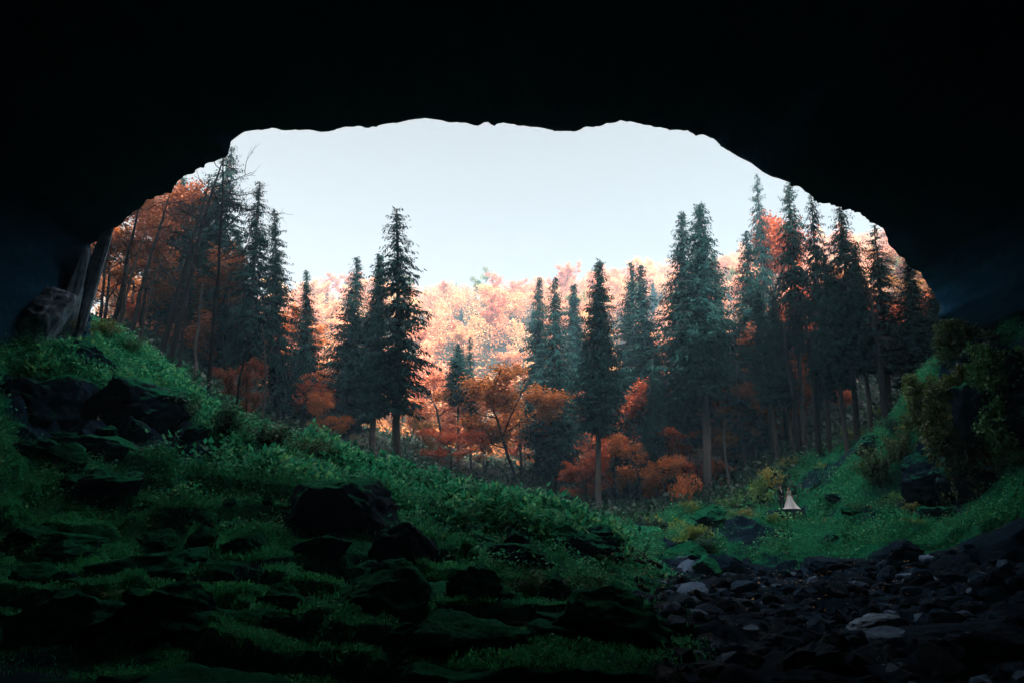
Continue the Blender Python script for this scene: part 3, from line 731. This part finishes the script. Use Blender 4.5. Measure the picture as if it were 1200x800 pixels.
# bare branch reaching in below the rim, upper left
b = P(262, 195, 48)
stem_tree(250, 440, 262, 172, 48.5, .16, M_barkdark, 'thin bare tree whose twigs reach into the sky under the left rim', 14, 99)

# filler trees between, in the forest behind the spruces
COLS = [O_RED, O_ORANGE, O_BROWN, O_PINK, O_YEL, (.30, .11, .035)]
placed = []
def far_enough(x, y, d): return all((x - a) ** 2 + (y - b) ** 2 > d * d for a, b in placed)
k = tries = 0
while k < 75 and tries < 6000:
    tries += 1
    px = rr.uniform(90, 1120); Y = rr.uniform(84, 125)
    x, y, _ = P(px, 500, Y)
    if not far_enough(x, y, 6.5): continue
    placed.append((x, y)); h = rr.uniform(9, 17); z = gz1(x, y) - .3
    if 345 < px < 790: h *= .75
    if 310 < px < 480: h = rr.uniform(4, 6.5)
    if 480 < px < 640 and Y < 105: h = rr.uniform(5, 8)
    c = COLS[k % 6]; c = tuple(a * rr.uniform(.75, 1.1) for a in c)
    place_tree('beech_tree', BEE[k % 4], (x, y, z), (x + rr.uniform(-1, 1), y, z + h), h * .75, 'orange or rusty leaved beech filling the wood behind the dark spruces', 'beech', 'beeches in the wood behind the spruces', c, rr.uniform(0, 6), .38); k += 1
k = tries = 0
while k < 9 and tries < 4000:
    tries += 1
    px = rr.choice([rr.uniform(90, 330), rr.uniform(640, 860), rr.uniform(640, 800)]); Y = rr.uniform(78, 118); x, y, _ = P(px, 500, Y)
    if not far_enough(x, y, 3.5): continue
    placed.append((x, y)); h = rr.uniform(14, 24) * (.7 if px > 640 and px < 800 else 1); z = gz1(x, y) - .3; key = ('full', 'slim', 'high', 'full_b')[k % 4]
    place_tree('spruce_tree', SPR[key][:2], (x, y, z), (x, y, z + h), h * .2, 'dim spruce standing deep in the wood behind the front row', 'spruce', 'spruces deep in the wood', None, rr.uniform(0, 6), SPR[key][2]); k += 1
k = tries = 0
while k < 34 and tries < 5000:
    tries += 1; px = rr.choice([rr.uniform(640, 1090), rr.uniform(640, 1090), rr.uniform(120, 420)]); Y = rr.uniform(70, 92); x, y, _ = P(px, 500, Y)
    if not far_enough(x, y, 3.2): continue
    placed.append((x, y)); h = rr.uniform(4, 9) if k % 3 else rr.uniform(9, 15); z = gz1(x, y) - .3; c = (O_RED, O_ORANGE, O_RED, O_BROWN)[k % 4]
    place_tree('beech_tree', BEE[k % 4], (x, y, z), (x + rr.uniform(-.6, .6), y, z + h), h * .85, 'low red or orange beech growing between the spruce trunks', 'beech', 'low beeches between the spruce trunks', c, rr.uniform(0, 6), .38); k += 1
# the sunlit hillside
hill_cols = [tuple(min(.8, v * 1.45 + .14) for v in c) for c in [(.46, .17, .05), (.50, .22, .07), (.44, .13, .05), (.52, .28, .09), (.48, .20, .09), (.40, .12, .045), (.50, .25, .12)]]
k = tries = 0; placed = []
while k < 165 and tries < 40000:
    tries += 1
    Y = 128 + 150 * rr.random() ** .8; px = rr.uniform(90, 1110); x, y, _ = P(px, 350, Y)
    if not far_enough(x, y, 9.): continue
    placed.append((x, y)); z = gz1(x, y) - .5; h = rr.uniform(8, 14)
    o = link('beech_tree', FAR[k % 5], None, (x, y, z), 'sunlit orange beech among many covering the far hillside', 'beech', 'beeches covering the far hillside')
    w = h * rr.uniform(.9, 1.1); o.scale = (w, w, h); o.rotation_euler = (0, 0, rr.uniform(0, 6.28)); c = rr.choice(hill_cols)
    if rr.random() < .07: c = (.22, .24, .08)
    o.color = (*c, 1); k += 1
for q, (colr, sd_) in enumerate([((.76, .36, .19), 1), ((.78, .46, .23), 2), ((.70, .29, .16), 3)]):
    r = np.random.default_rng(40 + sd_); m = MB(); n = 230; Y = 118 + 165 * r.random(n) ** .8; px = r.uniform(90, 1110, n); x = (px - 600) / F * Y / .97; z = gz(x, Y)
    per = 620; cc = unit(r.normal(size=(n, per, 3))) * (r.random((n, per, 1)) ** .4) * np.array([3.6, 3.6, 4.2]) * r.uniform(.7, 1.15, (n, 1, 1)); cc = cc + np.stack([x, Y, z + 5.], -1)[:, None]
    cc = cc.reshape(-1, 3); cc += (fbm(cc / 2.2, 2, 5) * 1.2)[:, None]; k_ = len(cc); d = rand_dirs(k_, r); d[:, 2] *= .5; d = unit(d); w_ = unit(np.cross(d, rand_dirs(k_, r) + [0, 0, 1.2]))
    ls = r.uniform(.25, .55, k_); m.kites(cc, d, w_, ls, ls * .42)
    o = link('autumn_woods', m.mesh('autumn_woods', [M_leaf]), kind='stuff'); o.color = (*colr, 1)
k = tries = 0
FSP = []
for q in range(2):
    tr, cr = spruce(700 + q, bare=.05, rmax=.16, levels=34, spray=1.9, dens=.8)
    n0 = tr.n; m = MB(); m.v = [np.concatenate(tr.v), np.concatenate(cr.v)]; m.q = tr.q + [a + n0 for a in cr.q]; m.t = tr.t; m.qm = tr.qm + [np.ones(len(a)) for a in cr.q]; m.tm = tr.tm
    FSP.append(m.mesh('far_spruce', [M_bark, M_needle]))
ridge = [(393,246),(385,243),(535,250),(548,252),(557,255),(652,262),(688,262),(752,258),(622,250),(515,262),(760,260),(365,240)]
for q, (px, Y) in enumerate(ridge):
    x, y, _ = P(px, 320, Y); z = gz1(x, y) - .5; h = rr.uniform(6, 10)
    o = link('spruce_tree', FSP[q % 2], None, (x, y, z), 'small green spruce standing out on the far ridge line', 'spruce', 'spruces on the far ridge'); o.scale = (h, h, h); o.rotation_euler = (0, 0, q)
for q, (px, Y) in enumerate([(372,150),(524,140),(765,150),(625,180),(668,170),(540,190),(700,190),(860,180),(378,200),(770,190)]):
    x, y, _ = P(px, 400, Y); z = gz1(x, y) - .5; h = rr.uniform(8, 13)
    o = link('spruce_tree', FSP[q % 2], None, (x, y, z), 'sunlit green spruce scattered among the beeches on the far hillside', 'spruce', 'spruces scattered on the far hillside'); o.scale = (h * 1.1, h * 1.1, h); o.rotation_euler = (0, 0, q)

# undergrowth on the far slopes and in the wood: one mass
def undergrowth(name, n, y0, y1, mat, size, seed, hgt, color, pxr=(60, 1140)):
    r = np.random.default_rng(seed); Y = y0 + (y1 - y0) * r.random(n); px = r.uniform(*pxr, n)
    x = (px - 600) / F * Y / .97; keep = (fbm(v3(x / 7, Y / 7, 2), 2, seed) > -.35) & (np.hypot(x - CPX, (Y - CPY + 1.) * .65) > 2.9) & ~((x > 6) & (Y < CPY + 1.5)); x, Y = x[keep], Y[keep]; n = len(x)
    z = gz(x, Y); d = rand_dirs(n, r); w = unit(np.cross(d, rand_dirs(n, r)))
    m = MB(); Ls = r.uniform(.5, 1.2, n) * size; m.kites(np.stack([x, Y, z + hgt * r.random(n) ** 1.6], -1), d, w, Ls, Ls * .4)
    o = link(name, m.mesh(name, [mat]), kind='stuff'); o.color = (*color, 1); return o
undergrowth('fallen_leaves', 60000, 100, 290, M_leaf, .9, 5, 2.0, (.40, .15, .05))
undergrowth('forest_undergrowth', 60000, 44, 100, M_shrub, .45, 6, 1.6, (.014, .05, .03))

# ------------------------------------------------------------------ shrubs, hanging plants, logs
def shrub_mesh(seed, leaves, leafsize, stems=14, spread=1., arch=.5):
    r = np.random.default_rng(seed); m = MB(); tp = []
    for k in range(stems):
        az = r.uniform(0, 6.28); q = np.linspace(0, 1, 8); sp_ = r.uniform(.2, 1.) * spread; h = r.uniform(.6, 1.)
        pp = np.stack([np.cos(az) * sp_ * q ** 1.3, np.sin(az) * sp_ * q ** 1.3, h * q - arch * sp_ * .5 * q ** 3], -1) + np.cumsum(r.normal(0, .012, (8, 3)), 0)
        m.tube(pp, np.linspace(.014, .004, 8), 4, cap=False); tp.append(pp[2:])
    tp = np.concatenate(tp); n = leaves
    c = tp[r.integers(0, len(tp), n)] + r.normal(0, .07, (n, 3)); c[:, 2] = np.abs(c[:, 2]); d = rand_dirs(n, r); w = unit(np.cross(d, rand_dirs(n, r) + [0, 0, 1]))
    l = MB(); Ls = r.uniform(.6, 1.3, n) * leafsize; l.kites(c, d, w, Ls, Ls * .35)
    return m.mesh('stems', [M_barkdark]), l.mesh('leaves', [M_shrub])
SHR = [shrub_mesh(800 + k, 1800, .085) for k in range(3)]
def shrub(px, py, Y, wpx, hpx, col, lab, v=0, name='shrub'):
    p = P(px, py, Y); s = Y / F; z = min(p[2], gz1(p[0], p[1]) + .3) if Y > 30 else p[2]
    root = link(name, None, None, (p[0], p[1], z), lab, 'bush'); root.scale = (wpx * s / 2, wpx * s / 2, hpx * s); root.rotation_euler = (0, 0, px)
    for nm, me in zip(('stems', 'leaves'), SHR[v % 3]):
        c = link(nm, me, root); c.color = (*col, 1)
YG, DG, OR_ = (.32, .38, .08), (.025, .12, .06), (.50, .15, .04)
for a in [(908,586,60,46,40,(.42,.36,.07),'yellow-green bush right behind the groom',0),(952,586,60,50,34,(.20,.30,.08),'pale green bush behind the couple to their right',1),
 (893,600,57,50,40,(.16,.30,.08),'green bush behind the couple to their left',2),(803,590,64,52,44,OR_,'rounded orange bush below the tall spruce pair',0),
 (770,640,53,60,34,YG,'yellow-green bush at the end of the stream gap',1),(795,640,50,56,30,(.28,.38,.08),'bright bushy clump right of the stream gap',2),
 (815,650,44,70,32,(.24,.40,.09),'bright fern-like clump overhanging the stream head',0),(845,632,50,60,30,(.05,.13,.045),'green clump between the stream head and the couple',1),
 (215,505,35.5,90,46,DG,'dark green hazel scrub on the left slope',1),(262,512,35,90,44,DG,'leafy scrub right of the dark hazel scrub',2),(315,522,35,90,40,(.035,.10,.05),'leafy scrub highest up the left crest',0),
 (370,540,34.5,80,30,(.05,.12,.05),'light green scrub midway along the left crest',1),(500,585,33.8,30,26,(.03,.09,.04),'spiky plant poking up on the crest before the pink-orange tree',2),
 (118,400,40.5,70,28,(.13,.15,.04),'olive bush capping the knoll at the left cave wall',0),(150,415,40.5,50,24,(.03,.12,.05),'green bush right of the olive one on the knoll',1),
 (85,392,38,60,22,(.14,.13,.04),'brownish bush at the foot of the rock columns',2),(620,705,21.5,70,36,(.03,.12,.04),'ferny hump in the middle foreground',0),(690,712,22,80,36,(.03,.11,.045),'ferny clump at the foot of the mound by the stream bed',1),
 (1080,440,42,70,60,(.07,.11,.03),'dull green bush at the top of the right bank',0),(1020,505,50,80,50,(.06,.12,.035),'dim green bush left of the steep right bank',1),(1045,470,49,60,40,(.07,.12,.035),'dim bush under the spruces beside the right bank',2)]:
    shrub(*a)
k = tries = 0
while k < 80 and tries < 9000:
    tries += 1; right = k % 4 != 0
    if right: y = rr.uniform(40, 63); x = rr.uniform(8.5, .80 * y)
    else: y = rr.uniform(30, 36); x = rr.uniform(-17, 7)
    if math.hypot(x - CPX, (y - CPY) * .6) < 3.4 or stream_mask(np.array([x]), np.array([y]))[0] > .3: continue
    f = rr.uniform(.6, 1.6) if right else rr.uniform(.35, .7)
    root = link('leafy_plant', None, None, (x, y, gz1(x, y) - .05), 'low leafy plant among the ground cover of the slopes', 'plant', 'leafy plants on the slopes'); root.scale = (f * rr.uniform(1., 1.5), f, f * rr.uniform(.6, 1.1)); root.rotation_euler = (0, 0, rr.uniform(0, 6.28))
    col = rr.choice([(.04, .19, .07), (.08, .22, .06), (.20, .28, .06), (.02, .10, .06), (.24, .22, .05), (.012, .06, .035), (.02, .08, .04)])
    for nm, me in zip(('stems', 'leaves'), SHR[k % 3]): c = link(nm, me, root); c.color = (*col, 1)
    k += 1
def fern_mesh(seed, fronds=11):
    r = np.random.default_rng(seed); m = MB(); l = MB(); C_, D_, W_, L_ = [], [], [], []
    for k in range(fronds):
        az = k * 6.283 / fronds + r.normal(0, .25); q = np.linspace(0, 1, 16); R_ = r.uniform(.7, 1.05); h = r.uniform(.45, .8)
        pp = np.stack([np.cos(az) * R_ * q, np.sin(az) * R_ * q, h * (1.9 * q - 1.6 * q ** 2.2)], -1); m.tube(pp, np.linspace(.014, .003, 16), 4, cap=False)
        tan = unit(np.gradient(pp, axis=0)); side = np.array([-np.sin(az), np.cos(az), 0])
        for sg in (-1, 1):
            C_.append(pp[2:]); D_.append(unit(sg * side + tan[2:] * .45 + [0, 0, -.15])); W_.append(tan[2:]); L_.append(.27 * np.sin(np.pi * (.12 + .88 * q[2:])) + .02)
    l.kites(np.concatenate(C_), np.concatenate(D_), np.concatenate(W_), np.concatenate(L_), .035)
    return m.mesh('stems', [M_barkdark]), l.mesh('fronds', [M_shrub])
FERN = [fern_mesh(900 + k) for k in range(3)]
k = tries = 0
while k < 110 and tries < 9000:
    tries += 1; y = rr.uniform(17, 56); x = rr.uniform(-.72 * y, .72 * y)
    if moss_field([x], [y])[0] < .75 or math.hypot(x - CPX, y - CPY) < 3: continue
    root = link('fern', None, None, (x, y, gz1(x, y) - .02), 'green fern clump arching over the mossy ground', 'fern', 'ferns on the mossy slopes'); f = rr.uniform(.4, .85) * (1.25 if y > 30 else .8)
    root.scale = (f, f, f * rr.uniform(.8, 1.2)); root.rotation_euler = (rr.uniform(-.2, .2), rr.uniform(-.2, .2), rr.uniform(0, 6.28))
    col = rr.choice([(.03, .19, .06), (.06, .22, .05), (.12, .24, .05), (.02, .14, .06)])
    for nm, me in zip(('stems', 'fronds'), FERN[k % 3]): c = link(nm, me, root); c.color = (*col, 1)
    k += 1
def hanging(px0, px1, py0, py1, Y, n, col, lab, seed):
    """cascade of trailing stems with leaves"""
    r = np.random.default_rng(seed); m = MB(); l = MB(); cs = []
    for k in range(n):
        p = P(r.uniform(px0, px1), r.uniform(py0, py0 + (py1 - py0) * .6), Y + r.uniform(-.6, .8)); q = np.linspace(0, 1, 9); Lh = r.uniform(.8, 3.2)
        az = r.uniform(3.5, 5.9); o = r.uniform(.3, 1.)
        pp = p + np.stack([np.cos(az) * o * q, np.sin(az) * o * q, .4 * q - Lh * q ** 2], -1) + np.cumsum(r.normal(0, .04, (9, 3)), 0)
        m.tube(pp, np.linspace(.03, .01, 9), 4, cap=False); cs.append(pp[np.repeat(np.arange(9), 26)])
    c = np.concatenate(cs); k = len(c); c = c + r.normal(0, .16, (k, 3)); d = rand_dirs(k, r); d[:, 2] -= .6; d = unit(d); w = unit(np.cross(d, rand_dirs(k, r)))
    Ls = r.uniform(.12, .3, k); l.kites(c, d, w, Ls, Ls * .3)
    root = link('hanging_plant', None, None, (0, 0, 0), lab, 'plant'); link('stems', m.mesh('stems', [M_barkdark]), root); o = link('leaves', l.mesh('leaves', [M_shrub]), root); o.color = (*col, 1)
hanging(1085, 1180, 425, 590, 38.6, 90, (.075, .115, .03), 'olive trailing plants on the upper right bank', 1)
hanging(1135, 1210, 405, 580, 36.3, 60, (.06, .19, .06), 'dark green trailing plants on the rocks at the right edge', 2)
hanging(1100, 1150, 380, 415, 43.2, 34, (.05, .10, .035), 'dim plants trailing over the corner where the right bank meets the cave roof', 5)
hanging(1150, 1210, 388, 425, 41.5, 40, (.04, .09, .04), 'dim plants trailing under the roof edge at the far right', 6)
hanging(1060, 1120, 440, 530, 44.0, 40, (.10, .18, .05), 'short trailing plants on the left end of the right bank', 3)

def log(p0, p1, r0, lab, seed):
    for p in (p0, p1): p[2] = max(p[2], gz1(p[0], p[1]) + .12) + (.3 if r0 > .1 else .05)
    r = np.random.default_rng(seed); n = 20; p0, p1 = np.array(p0), np.array(p1); q = np.linspace(0, 1, n)[:, None]
    pp = (p1 - p0) * q + np.cumsum(r.normal(0, .02, (n, 3)), 0); m = MB(); m.tube(pp, np.linspace(r0, r0 * .6, n), 9)
    for k in range(4):
        i = r.integers(4, 18); d = unit(r.normal(size=3) + [0, 0, .5]); m.tube(np.stack([pp[i], pp[i] + d * .35]), [.05, .02], 5)
    link('fallen_log', m.mesh('fallen_log', [M_bark], True), None, p0, lab, 'log')
log(P(688, 618, 33.6), P(778, 688, 31.5), .17, 'upper long fallen log sloping down to the stream head', 1)
log(P(705, 648, 32), P(762, 690, 30.5), .12, 'shorter fallen log lying below the long one', 2)
log(P(748, 697, 26.4), P(763, 706, 25.9), .09, 'short broken pale log end in the stones below the logs', 3)
log(P(585, 727, 21), P(606, 712, 20.8), .06, 'pale snapped stick in the middle foreground', 4)
log(P(600, 745, 17.6), P(665, 744, 17.6), .05, 'thin pale stick lying level near the bottom centre', 5)

# ------------------------------------------------------------------ the wedding couple
def skin_obj(name, joints, edges, parent, mat, root=0, sub=2):
    """joints: list of (co, rx, ry)"""
    me = bpy.data.meshes.new(name); me.from_pydata([j[0] for j in joints], edges, []); me.materials.append(mat)
    o = link(name, me, parent)
    md = o.modifiers.new('Skin', 'SKIN'); md.use_smooth_shade = True
    sv = me.skin_vertices[0].data if me.skin_vertices else None
    if sv is None:
        bm = bmesh.new(); bm.from_mesh(me); bm.verts.layers.skin.verify(); bm.to_mesh(me); bm.free(); sv = me.skin_vertices[0].data
    for k, j in enumerate(joints): sv[k].radius = (j[1], j[2]); sv[k].use_root = (k == root)
    s = o.modifiers.new('Subdivision', 'SUBSURF'); s.levels = s.render_levels = sub
    return o
M_skin = plain_mat('skin', (.50, .30, .22), .5, .3, .08, 20)
M_suit = plain_mat('dark_suit', (.012, .014, .022), .75, .2, .2, 60)
M_shirt = plain_mat('white_shirt', (.75, .76, .8), .7, .2, .05, 60)
M_hair = plain_mat('dark_hair', (.022, .014, .010), .5, .4, .3, 60)
M_dress = plain_mat('white_satin', (.84, .84, .86), .45, .4, .04, 40)
M_shoe = plain_mat('black_shoe', (.01, .01, .012), .3, .5, .1, 40)
M_dark = plain_mat('eye', (.02, .015, .012), .3, .5, .1, 40)
M_lip = plain_mat('lip', (.42, .16, .14), .5, .3, .05, 40)

def body_joints(H, sw, arm_pose, leg_gap, fem=False):
    """standing body, feet at z=0, facing -y. returns joints, edges"""
    k = H / 1.78; J = []; E = []
    def j(x, y, z, r, r2=None, par=None):
        J.append(((x * k, y * k, z * k), r * k, (r2 or r) * k)); 
        if par is not None: E.append((par, len(J) - 1))
        return len(J) - 1
    pel = j(0, 0, .95, .135 if not fem else .14, .10)
    waist = j(0, .0, 1.10, .125 if not fem else .105, .09, pel)
    ch = j(0, 0, 1.30, .155 if not fem else .125, .10, waist)
    nk0 = j(0, .01, 1.46, .075, .065, ch); nk = j(0, .0, 1.52, .052, .052, nk0)
    h1 = j(0, -.015, 1.60, .072, .085, nk); h2 = j(0, -.005, 1.68, .078, .098, h1); j(0, 0, 1.745, .055, .07, h2)
    for s in (-1, 1):
        sh = j(s * sw, .01, 1.42, .058, None, nk0)
        el = j(s * arm_pose[0], arm_pose[1], arm_pose[2], .042, None, sh)
        wr = j(s * arm_pose[3], arm_pose[4], arm_pose[5], .027, None, el)
        fx, fy, fz = np.array([arm_pose[3] - arm_pose[0], arm_pose[4] - arm_pose[1], arm_pose[5] - arm_pose[2]]) / .26
        pm = j(s * (arm_pose[3] + fx * .07), arm_pose[4] + fy * .07, arm_pose[5] + fz * .07, .034, .018, wr)
        for q, (oy, ln) in enumerate([(-.03, .072), (-.01, .082), (.01, .077), (.03, .06)]):
            a = j(s * (arm_pose[3] + fx * .11), arm_pose[4] + fy * .11 + oy, arm_pose[5] + fz * .11, .0095, None, pm)
            b = j(s * (arm_pose[3] + fx * (.11 + ln * .5) - .008), arm_pose[4] + fy * (.11 + ln * .5) + oy, arm_pose[5] + fz * (.11 + ln * .5), .0085, None, a)
            j(s * (arm_pose[3] + fx * (.11 + ln) - .022), arm_pose[4] + fy * (.11 + ln) + oy, arm_pose[5] + fz * (.11 + ln), .007, None, b)
        a = j(s * (arm_pose[3] + fx * .05 - .01), arm_pose[4] + fy * .05 - .045, arm_pose[5] + fz * .05, .011, None, wr)
        j(s * (arm_pose[3] + fx * .09 - .015), arm_pose[4] + fy * .09 - .058, arm_pose[5] + fz * .09, .0085, None, a)
        hp = j(s * .09, 0, .90, .095, None, pel); kn = j(s * (leg_gap + .01), -.01, .50, .058, None, hp)
        an = j(s * (leg_gap + .02), .02, .09, .038, None, kn); j(s * (leg_gap + .035), -.13, .035, .04, .03, an)
    return J, E
def ellip(name, parent, mat, c, r, cut=None, seg=20):
    bm = bmesh.new(); bmesh.ops.create_uvsphere(bm, u_segments=seg, v_segments=seg // 2 + 2, radius=1)
    if cut is not None:
        bmesh.ops.delete(bm, geom=[v for v in bm.verts if cut(v.co)], context='VERTS')
    for v in bm.verts: v.co = Vector((c[0] + v.co.x * r[0], c[1] + v.co.y * r[1], c[2] + v.co.z * r[2]))
    for f in bm.faces: f.smooth = True
    me = bpy.data.meshes.new(name); bm.to_mesh(me); bm.free(); me.materials.append(mat); return link(name, me, parent)
def face(root, k, lip=True):
    for s in (-1, 1):
        ellip('eye', root, M_dark, (s * .032 * k, -.097 * k, 1.655 * k), (.012 * k, .008 * k, .007 * k), seg=10)
        ellip('ear', root, M_skin, (s * .081 * k, .005 * k, 1.645 * k), (.012 * k, .02 * k, .033 * k), seg=10)
    ellip('nose', root, M_skin, (0, -.108 * k, 1.628 * k), (.013 * k, .02 * k, .024 * k), seg=10)
    ellip('mouth', root, M_lip, (0, -.097 * k, 1.587 * k), (.024 * k, .008 * k, .007 * k), seg=10)

Yc = 52.6
gpos = P(917.5, 597, Yc); bpos = P(927, 597, Yc - .1)
gpos[2] = bpos[2] = STAND_Z
def groom():
    H = 1.84; k = H / 1.78
    root = link('person', None, None, tuple(gpos), 'groom in a dark suit and white collar standing beside the bride on the boulder', 'person')
    J, E = body_joints(H, .19, (.26, .03, 1.16, .265, -.04, .91), .10)
    skin_obj('body', J, E, root, M_skin)
    def sub(idx, grow):
        mp = {o: n for n, o in enumerate(idx)}
        return [(J[i][0], J[i][1] + grow, J[i][2] + grow) for i in idx], [(mp[a], mp[b]) for a, b in E if a in mp and b in mp]
    arms = {}
    # indices: 0 pelvis 1 waist 2 chest 3 neck base; each side has 20 joints from 8
    side = 4 + 12 + 2 + 4
    S = [8, 8 + side]
    jk = [0, 1, 2, 3] + [s + q for s in S for q in (0, 1, 2)]
    jj_, je_ = sub(jk, .022); jk_ = skin_obj('jacket', jj_, je_, root, M_suit)
    tk = [0] + [s + q for s in S for q in (side - 4, side - 3, side - 2)]
    jj_, je_ = sub(tk, .022); skin_obj('trousers', jj_, je_, root, M_suit)
    for s in S:
        a = J[s + side - 2][0]; b = J[s + side - 1][0]
        ellip('shoe', root, M_shoe, ((a[0] + b[0]) / 2, (a[1] + b[1]) / 2 - .01, .045), (.05, .15, .05))
    ellip('collar', jk_, M_shirt, (0, -.012, 1.475 * k), (.075, .078, .045))
    ellip('shirt_front', jk_, M_shirt, (0, -.105, 1.36 * k), (.045, .03, .13))
    ellip('hair', root, M_hair, (0, .014, 1.70 * k), (.094 * k, .112 * k, .10 * k), lambda c: c.z < -.15 and c.y < .35 or c.z < -.75 or (c.y < -.72 and c.z < .35))
    face(root, k); root.rotation_euler = (0, 0, .25)
def bride():
    H = 1.70; k = H / 1.78
    root = link('person', None, None, tuple(bpos), 'bride in a long white gown with a spreading train standing on the boulder', 'person')
    J, E = body_joints(H, .155, (.21, .04, 1.17, .235, -.05, .93), .06, True)
    skin_obj('body', J, E, root, M_skin)
    # gown: lathed folds, train swept to the right
    nth, nz = 72, 34; zz = np.linspace(0, 1, nz); V = []
    prof_z = np.array([0, .12, .35, .62, .85, 1.0, 1.10, 1.2, 1.30, 1.36]) * k
    prof_r = np.array([.52, .46, .39, .31, .23, .175, .135, .15, .165, .16]) * k
    for a in zz:
        z = a * 1.36 * k; r_ = np.interp(z, prof_z, prof_r); fl = max(0, 1 - z / (.95 * k))
        for b in np.linspace(0, 2 * np.pi, nth, endpoint=False):
            fold = 1 + .07 * fl * math.sin(b * 11 + 1.5 * z) + .04 * fl * math.sin(b * 7 + .4)
            tr_ = 1 + .45 * fl ** 2.2 * max(0, math.cos(b - .5)) + .25 * fl ** 2 * max(0, math.cos(b - 3.3))
            V.append((math.cos(b) * r_ * fold * tr_, math.sin(b) * r_ * .82 * fold * tr_ * (.8 + .2 * fl), z + .012))
    i_, j_ = np.meshgrid(np.arange(nz - 1), np.arange(nth), indexing='ij'); j2 = (j_ + 1) % nth
    q = np.stack([i_ * nth + j_, i_ * nth + j2, (i_ + 1) * nth + j2, (i_ + 1) * nth + j_], -1).reshape(-1, 4)
    link('gown', mk_mesh('gown', V, q, [M_dress], None, True), root)
    hr = ellip('hair', root, M_hair, (0, .018, 1.69 * k), (.092 * k, .11 * k, .105 * k), lambda c: (c.z < -.1 and c.y < .1) or (c.y < -.75 and c.z < .3))
    ellip('hair_bun', hr, M_hair, (0, .12 * k, 1.70 * k), (.06, .055, .06))
    m = MB()
    for s in (-1, 1):
        m.tube([(s * .09, -.08, 1.33 * k), (s * .11, -.05, 1.41 * k), (s * .12, .01, 1.435 * k), (s * .1, .09, 1.38 * k)], .035, 8)
    link('lace_strap', m.mesh('lace_strap', [M_dress], True), root)
    face(root, k); root.rotation_euler = (0, 0, -.3)
groom(); bride()

# ------------------------------------------------------------------ air
def box(name, lo, hi):
    bm = bmesh.new(); bmesh.ops.create_cube(bm, size=1)
    for v in bm.verts: v.co = Vector([(lo[a] + hi[a]) / 2 + v.co[a] * (hi[a] - lo[a]) for a in range(3)])
    me = bpy.data.meshes.new(name); bm.to_mesh(me); bm.free(); return me
USE_HAZE = True
if USE_HAZE:
    m, nt = new_mat('air')
    v = nt.nodes.new('ShaderNodeVolumePrincipled'); v.inputs['Color'].default_value = (.40, .78, 1.0, 1); v.inputs['Density'].default_value = .0013; v.inputs['Anisotropy'].default_value = .2
    o = nt.nodes.new('ShaderNodeOutputMaterial'); nt.links.new(v.outputs[0], o.inputs['Volume'])
    zmin = min(float(GZ.min()), float(RV[:, 2].min())) - 1; zmax = max(float(GZ.max()) + 25, float(RV[:, 2].max()) + 1)
    me = box('haze', (-560, -520, zmin), (560, 800, zmax)); me.materials.append(m); link('haze', me, kind='stuff')

# ------------------------------------------------------------------ light
SUN_EL, SUN_AZ = R(43), R(155)      # azimuth measured clockwise from +Y: sun behind right of the camera
sd = Vector((math.sin(SUN_AZ) * math.cos(SUN_EL), math.cos(SUN_AZ) * math.cos(SUN_EL), math.sin(SUN_EL)))
ld = bpy.data.lights.new('sun', 'SUN'); ld.energy = 5.0; ld.angle = R(.5); ld.color = (1, .93, .82)
lo = bpy.data.objects.new('sun', ld); COL.objects.link(lo); lo.rotation_mode = 'QUATERNION'; lo.rotation_quaternion = sd.to_track_quat('Z', 'Y'); lo.location = (60, -60, 120)
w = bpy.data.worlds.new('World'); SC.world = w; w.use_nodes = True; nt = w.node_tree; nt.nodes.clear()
sky = nt.nodes.new('ShaderNodeTexSky'); sky.sky_type = 'NISHITA'; sky.sun_disc = False; sky.sun_elevation = SUN_EL; sky.sun_rotation = SUN_AZ
sky.dust_density = 3.; sky.air_density = 1.; sky.ozone_density = 1.
hs_ = nt.nodes.new('ShaderNodeHueSaturation'); hs_.inputs['Saturation'].default_value = .15; nt.links.new(sky.outputs[0], hs_.inputs['Color'])
bg = nt.nodes.new('ShaderNodeBackground'); bg.inputs['Strength'].default_value = .07; 
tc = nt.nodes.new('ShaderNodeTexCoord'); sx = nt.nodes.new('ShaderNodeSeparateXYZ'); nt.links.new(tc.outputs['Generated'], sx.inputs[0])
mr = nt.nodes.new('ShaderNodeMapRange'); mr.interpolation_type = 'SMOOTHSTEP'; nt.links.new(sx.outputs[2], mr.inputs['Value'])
mr.inputs['From Min'].default_value = .60; mr.inputs['From Max'].default_value = .85; mr.inputs['To Min'].default_value = 1.; mr.inputs['To Max'].default_value = 5.5   # extra sky brightness added overhead, out of view, to light the foreground
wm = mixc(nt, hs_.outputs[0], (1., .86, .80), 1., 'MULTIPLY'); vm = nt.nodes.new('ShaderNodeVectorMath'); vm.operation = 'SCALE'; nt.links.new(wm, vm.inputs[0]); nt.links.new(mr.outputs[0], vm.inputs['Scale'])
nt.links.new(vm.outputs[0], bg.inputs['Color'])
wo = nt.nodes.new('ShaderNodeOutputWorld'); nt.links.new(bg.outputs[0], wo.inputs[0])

SC.view_settings.view_transform = 'Standard'; SC.view_settings.look = 'None'; SC.view_settings.exposure = 2.1; SC.view_settings.gamma = 1.
cy = SC.cycles; cy.max_bounces = 6; cy.diffuse_bounces = 3; cy.glossy_bounces = 2; cy.transmission_bounces = 3; cy.volume_bounces = 0; cy.transparent_max_bounces = 4
cy.use_denoising = True; cy.use_adaptive_sampling = True; cy.adaptive_threshold = .02; cy.caustics_reflective = False; cy.caustics_refractive = False
cy.sample_clamp_indirect = 4.
